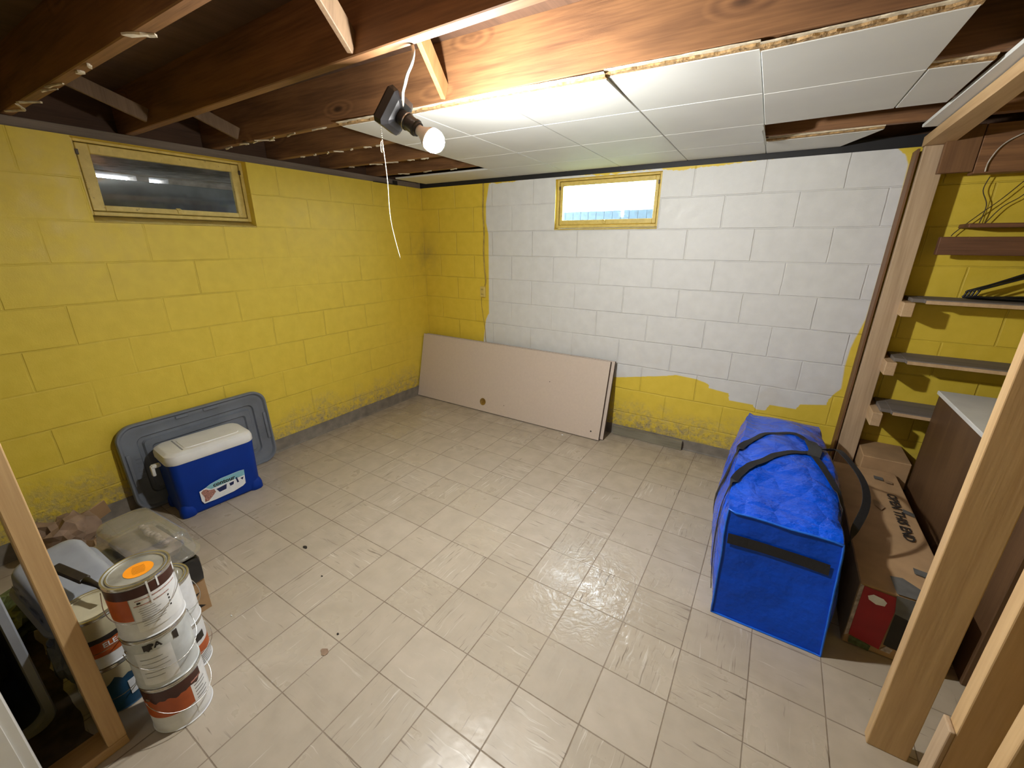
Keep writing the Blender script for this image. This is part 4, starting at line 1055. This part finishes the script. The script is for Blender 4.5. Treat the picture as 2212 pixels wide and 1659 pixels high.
st = obj('lid_sticker', bm, M_sticker, c3, label='round orange sticker')
bm = bmesh.new()
for k in range(7):
    y = -.018+.006*k; w_ = .8*math.sqrt(.034**2-y*y); on_plane(bm, flat_rect(w_*1.2, .0011, 0, y), (.005, .004, CH-.0045), (math.cos(1.3), math.sin(1.3), 0), (-math.sin(1.3), math.cos(1.3), 0), .0012)
obj('sticker_print', bm, M_brownlab, st)
# stack behind to the right
d1 = can((1.365, -2.872, 0), 0, 'bottom can of the stack behind the front one, with a narrow orange band', M_canlabel, bail=40)
band(M_orange, -20, 80, .06, .10, d1, 'orange_label', label='orange band'); 
for k in range(5): band(M_tape, 20, 70-random.random()*20, .015+.009*k, .017+.009*k, d1, 'fine_print', .0014, 8)
band(M_dirtyblack, 10, 45, .118, .15, d1, 'paint_drip', .0013, 10, jag=.015, seed=7)
d2 = can((1.362, -2.870, CH), 0, 'plain white paint can on the stack behind the front one', M_canlabel, bail=40)
# stack behind the left stud
e1 = can((1.305, -3.040, 0), 0, 'blue labelled bottom can of the stack beside the left stud', M_bluelab, bail=-20)
band(M_creampaint, -70, 70, .135, .185, e1, 'paint_drip', .0012, 24, jag=.03, seed=11); band(M_canlabel, 5, 48, .045, .105, e1, 'white_panel', .0014)
e2 = can((1.303, -3.038, CH), 0, 'cream topped paint can with a brick red label beside the left stud', M_canlabel, M_creampaint, bail=-20)
band(M_creampaint, -90, 90, .118, .186, e2, 'cream_spill', .0010, label='dried cream paint'); band(M_dirtyblack, -60, 90, .103, .122, e2, 'black_band', .0014, jag=.004, seed=3)
band(M_orange, -60, 90, .048, .104, e2, 'red_label', .0008, label='brick red label'); curved_text('ELEG', .026, 8, .086, M_labelwhite, e2, bold=.0006, xs=.95)

# ---------------------------------------------------------------- cardboard box with black liner and plastic tubs
t = empty('open_carton', (.96, -2.86, 0), label='open cardboard box with marker letters behind the paint cans', cat='box')
bm = bmesh.new(); X0, X1, Y0, Y1, Z1 = -.20, .20, -.165, .165, .24; T = .006
box(bm, X0, X1, Y0, Y1, .0, T); box(bm, X0, X0+T, Y0, Y1, T, Z1); box(bm, X1-T, X1, Y0, Y1, T, Z1); box(bm, X0+T, X1-T, Y0, Y0+T, T, Z1); box(bm, X0+T, X1-T, Y1-T, Y1, T, Z1)
obj('walls', bm, M_card, t)
bm = bmesh.new()
on_plane(bm, text_bm('E', .085, .003, 1), (X1, .10, .165), (0, 1, 0), (0, 0, 1), .001); on_plane(bm, text_bm('K', .10, .004, 1.1), (X1, .10, .06), (0, 1, 0), (0, 0, 1), .001); obj('marker_letters', bm, M_ink, t)
# black bag liner folded over the rim
bm = bmesh.new(); NR = 64; rings = []
for k, (o_, z) in enumerate(((.004, .16), (.012, .20), (.012, .245), (.004, .262), (-.012, .262), (-.02, .24), (-.03, .20))):
    ring = []
    for i in range(NR):
        a = 2*PI*i/NR; ca, sa = math.cos(a), math.sin(a); m = max(abs(ca)/.2, abs(sa)/.165); x, y = ca/m, sa/m
        L_ = math.hypot(x, y); nx_, ny_ = (math.copysign(1, ca), 0) if abs(ca)/.2 > abs(sa)/.165 else (0, math.copysign(1, sa))
        w_ = .010*noise.noise(Vector((x*14, y*14, k*.4))) + .006*noise.noise(Vector((x*40, y*40, k)))
        ring.append(bm.verts.new((x+nx_*(o_+abs(w_)*.6), y+ny_*(o_+abs(w_)*.6), z+w_*1.2+(.03*noise.noise(Vector((x*9, y*9, 5))) if k == 0 else 0))))
    rings.append(ring)
for A, B in zip(rings, rings[1:]):
    for i in range(NR): bm.faces.new((A[i], A[(i+1) % NR], B[(i+1) % NR], B[i]))
obj('bin_liner', bm, M_black, t, smooth=50, label='black plastic liner')
def tub(name, loc, rot, sx, sy, h, mat, rim, lab, cat='tub', upside=False, wall=.003):
    r = empty(name, loc, 0, label=lab, cat=cat); r.rotation_euler = tuple(math.radians(a) for a in rot)
    bm = bmesh.new()
    zs = [(.004, .004), (.0, .0), (.0, -.012), (.010, -.012), (.011, .0), (h*.5, .008), (h-.02, .014), (h-.006, .022), (h, .034), (h+.0005, .05)]
    rbox(bm, -sx/2, sx/2, -sy/2, sy/2, zs, .055, 8)
    obj('shell', bm, mat, r, smooth=40); return r
t1 = tub('clear_tub', (.93, -2.79, .272), (0, 0, 4), .42, .22, .11, M_clear, None, 'clear plastic tub lying on the black lined cardboard box', 'tub')
bm = bmesh.new(); pts = [(-.14, -.02), (-.08, -.05), (0, -.03), (.08, -.05), (.13, 0), (.10, .05), (.02, .07), (-.08, .06)]
rbox(bm, -.15, .16, -.08, .075, [(.004, .01), (.030, .0), (.034, .01)], .03, 6); obj('lining', bm, M_porch, t1, smooth=40)
bm = bmesh.new()
for k in range(11): lathe(bm, [(0, -.012), (.011, -.008), (.0135, 0), (.011, .008), (0, .012)], 14, -.10+.021*k, .03+.004*math.sin(k*1.3), .055)
for v in bm.verts: pass
tag(obj('spool_row', bm, M_litprint, smooth=True), 'ribbed tan roller lying inside the clear tub', 'roller').matrix_world = Matrix.Translation((.935, -2.79, .274)) @ Matrix.Rotation(math.radians(4), 4, 'Z')
t2 = tub('grey_tub', (1.035, -3.035, .315), (6, 11, 5), .34, .22, .11, M_paleblue, None, 'pale grey blue plastic tub with navy print behind the paint cans', 'tub')
bm = bmesh.new()
for k in range(9): on_plane(bm, flat_rect(.018, .012, -.11+.026*k, .010*math.sin(k*2.1)), (0, -.1035, .05), (1, 0, 0), (0, .07, 1), .002)
for k in range(7): on_plane(bm, flat_rect(.022, .014, -.08+.026*k, .006*math.sin(k*2.9)), (.1635, 0, .05), (0, 1, 0), (-.07, 0, 1), .002)
obj('navy_print', bm, M_navyprint, t2)
bm = bmesh.new(); beam(bm, (1.10, -3.06, .47), (1.245, -3.02, .455), .032, .014, bev=.004); tg = empty('paint_brush', (0, 0, 0), label='dark paint brush lying across the grey tub beside the stud', cat='brush')
obj('bristles', bm, M_dirtyblack, tg); bm = bmesh.new(); tube(bm, [(1.245, -3.02, .455), (1.30, -3.005, .449), (1.34, -2.995, .444)], [.012, .007, .009], 10); obj('handle', bm, M_dirtyblack, tg, smooth=True)
# crumpled paper bags and rags by the wall
def crumple(name, loc, size, mat, lab, seed, cat='paper', amp=.35):
    b = bmesh.new(); bmesh.ops.create_icosphere(b, subdivisions=3, radius=1)
    for v in b.verts:
        n_ = v.co.normalized(); d = 1+amp*noise.noise(n_*1.7+Vector((seed, 0, 0)))+.5*amp*(noise.cell(n_*2.6+Vector((0, seed, 0)))-.5)+.12*noise.noise(n_*6+Vector((seed, 2, 0)))
        v.co = Vector((n_.x*size[0]*d, n_.y*size[1]*d, n_.z*size[2]*d))
    zmin = min(v.co.z for v in b.verts)
    for v in b.verts: v.co.z -= zmin
    bm = bmesh.new(); join(bm, b); o = obj(name, bm, mat); o.location = loc; return tag(o, lab, cat)
crumple('paper_bag', (.22, -2.915, .0), (.13, .115, .115), M_paper, 'crumpled brown paper bag on the floor by the left wall', 3)
crumple('paper_bag', (.46, -2.85, .0), (.12, .10, .075), M_cardd, 'smaller dark crumpled paper wad in front of the brown paper bag', 9)
t = empty('folded_carton', (.13, -2.765, .10), label='tan folded carton flap sticking up from the crumpled paper bag', cat='carton')
bm = bmesh.new(); beam(bm, (0, 0, .0), (.045, -.02, .10), .09, .006, up=(1, .2, 0)); obj('flap', bm, M_card, t)
crumple('rag', (.66, -3.20, .0), (.17, .11, .085), M_green, 'dull green rag heap on the floor left of the stud', 14, 'rag')
crumple('rag', (.74, -3.42, .0), (.12, .11, .13), M_porch, 'dark grey rag heap at the left picture edge behind the tote', 21, 'rag')
crumple('plastic_bag', (1.115, -3.115, .0), (.070, .042, .115), M_toterim, 'crumpled translucent plastic bag just left of the stud', 27, 'bag')

# ---------------------------------------------------------------- left foreground
stud('wall_stud', (1.477, -3.113, .036), (1.477, -3.113, 2.055), .089, .046, M_stud, 'upright yellow pine stud crossing the lower left corner')
bm = bmesh.new(); box(bm, 1.433, 1.521, -5.9, -3.090, 0, .035, .002); tag(obj('floor_plate', bm, M_plate), 'wooden plate on the floor under the left foreground stud', 'plate')
bm = bmesh.new(); N = 26; Gz = []  # thin dark sheet added to stand for the shade on this floor
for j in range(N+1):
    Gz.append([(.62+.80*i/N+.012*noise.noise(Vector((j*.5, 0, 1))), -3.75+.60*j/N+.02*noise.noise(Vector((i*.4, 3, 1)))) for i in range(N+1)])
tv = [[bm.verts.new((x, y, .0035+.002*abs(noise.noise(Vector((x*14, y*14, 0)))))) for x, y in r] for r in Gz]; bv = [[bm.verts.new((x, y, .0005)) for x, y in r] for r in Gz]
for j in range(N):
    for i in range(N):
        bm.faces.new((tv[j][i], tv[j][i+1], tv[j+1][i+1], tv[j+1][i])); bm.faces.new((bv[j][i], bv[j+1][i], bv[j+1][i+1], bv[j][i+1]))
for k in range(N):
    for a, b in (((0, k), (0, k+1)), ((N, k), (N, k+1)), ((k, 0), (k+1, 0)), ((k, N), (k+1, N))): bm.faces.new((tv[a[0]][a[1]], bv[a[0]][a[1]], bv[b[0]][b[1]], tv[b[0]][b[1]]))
tag(obj('floor_shade_sheet', bm, plain('dark_brown_shade', (.085, .058, .035), .95, .3, 20)), 'dark brown sheet standing in for shade on the floor under the tote', 'shade sheet')
t = empty('tote_bin', (1.24, -3.42, .005), label='dark plastic tote with a pale grey rim standing on edge at the left', cat='tote')
def loopxz(ins, x, r=.05, y0=-.235, y1=.232, z0=.002, z1=.60):
    L_ = []
    for cy, cz, a0 in ((y1-ins-r, z1-ins-r, 0), (y0+ins+r, z1-ins-r, 90), (y0+ins+r, z0+ins+r, 180), (y1-ins-r, z0+ins+r, 270)):
        for k in range(8):
            a = math.radians(a0+90*k/7); L_.append((x, cy+r*math.cos(a), cz+r*math.sin(a)))
    return L_
def loft(loops, mat, name, parent, close=True):
    bm = bmesh.new(); rr = [[bm.verts.new(p) for p in l] for l in loops]; m = len(rr[0])
    for A, B in zip(rr, rr[1:]):
        for k in range(m): bm.faces.new((A[k], A[(k+1) % m], B[(k+1) % m], B[k]))
    if close: bm.faces.new(rr[-1])
    return obj(name, bm, mat, parent, smooth=40)
loft([loopxz(0, -.02), loopxz(-.0, .004), loopxz(.004, .012), loopxz(.022, .012), loopxz(.026, .004), loopxz(.026, -.02)], M_toterim, 'rim', t, False)
loft([loopxz(.012, -.020), loopxz(.03, -.30), loopxz(.036, -.30), loopxz(.026, -.02)][0:2], M_totedark, 'shell', t)
loft([loopxz(.026, -.018), loopxz(.045, -.285)], M_totedark, 'inside', t)
t = empty('white_door', (1.53, -3.255, 0), label='white painted door edge in the bottom left corner', cat='door')
bm = bmesh.new(); box(bm, 0, .035, -.75, 0, .04, 2.02, .003); obj('slab', bm, M_white, t)
bm = bmesh.new(); box(bm, .0352, .040, -.74, -.022, .06, 2.0, .001); obj('face_panel', bm, M_white, t)

# ---------------------------------------------------------------- floor litter
for k, (x, y, s, m, lab) in enumerate(((1.772, -2.565, .022, M_paper, 'tan paper scrap on the floor tiles right of the paint cans'), (1.163, -2.252, .016, M_ink, 'small dark scrap on the floor in front of the cooler'),
        (1.721, -.286, .010, M_labelwhite, 'white paint chip on the floor below the beige panels'), (2.246, -.933, .005, M_labelwhite, 'tiny white speck on the floor in mid room'),
        (2.27, -.95, .004, M_labelwhite, 'tiniest white speck beside another in mid room'), (1.414, -2.329, .006, M_ink, 'small dark fleck right of the cooler scraps'),
        (1.286, -2.675, .005, M_labelwhite, 'white crumb on the floor just right of the second can stack'), (1.751, -2.487, .007, M_ink, 'dark crumb near the tan paper scrap'))):
    b = bmesh.new(); vs = []
    for i in range(9):
        a = 2*PI*i/9; rr = s*(.6+.6*random.random()); vs.append((x+rr*math.cos(a), y+.6*rr*math.sin(a)))
    lo = [b.verts.new((px, py, .0004)) for px, py in vs]; hi = [b.verts.new((px, py, .0015+.003*random.random())) for px, py in vs]
    b.faces.new(lo[::-1]); b.faces.new(hi)
    for i in range(9): b.faces.new((lo[i], lo[(i+1) % 9], hi[(i+1) % 9], hi[i]))
    tag(obj('floor_scrap', b, m), lab, 'scrap', 'litter on the floor')
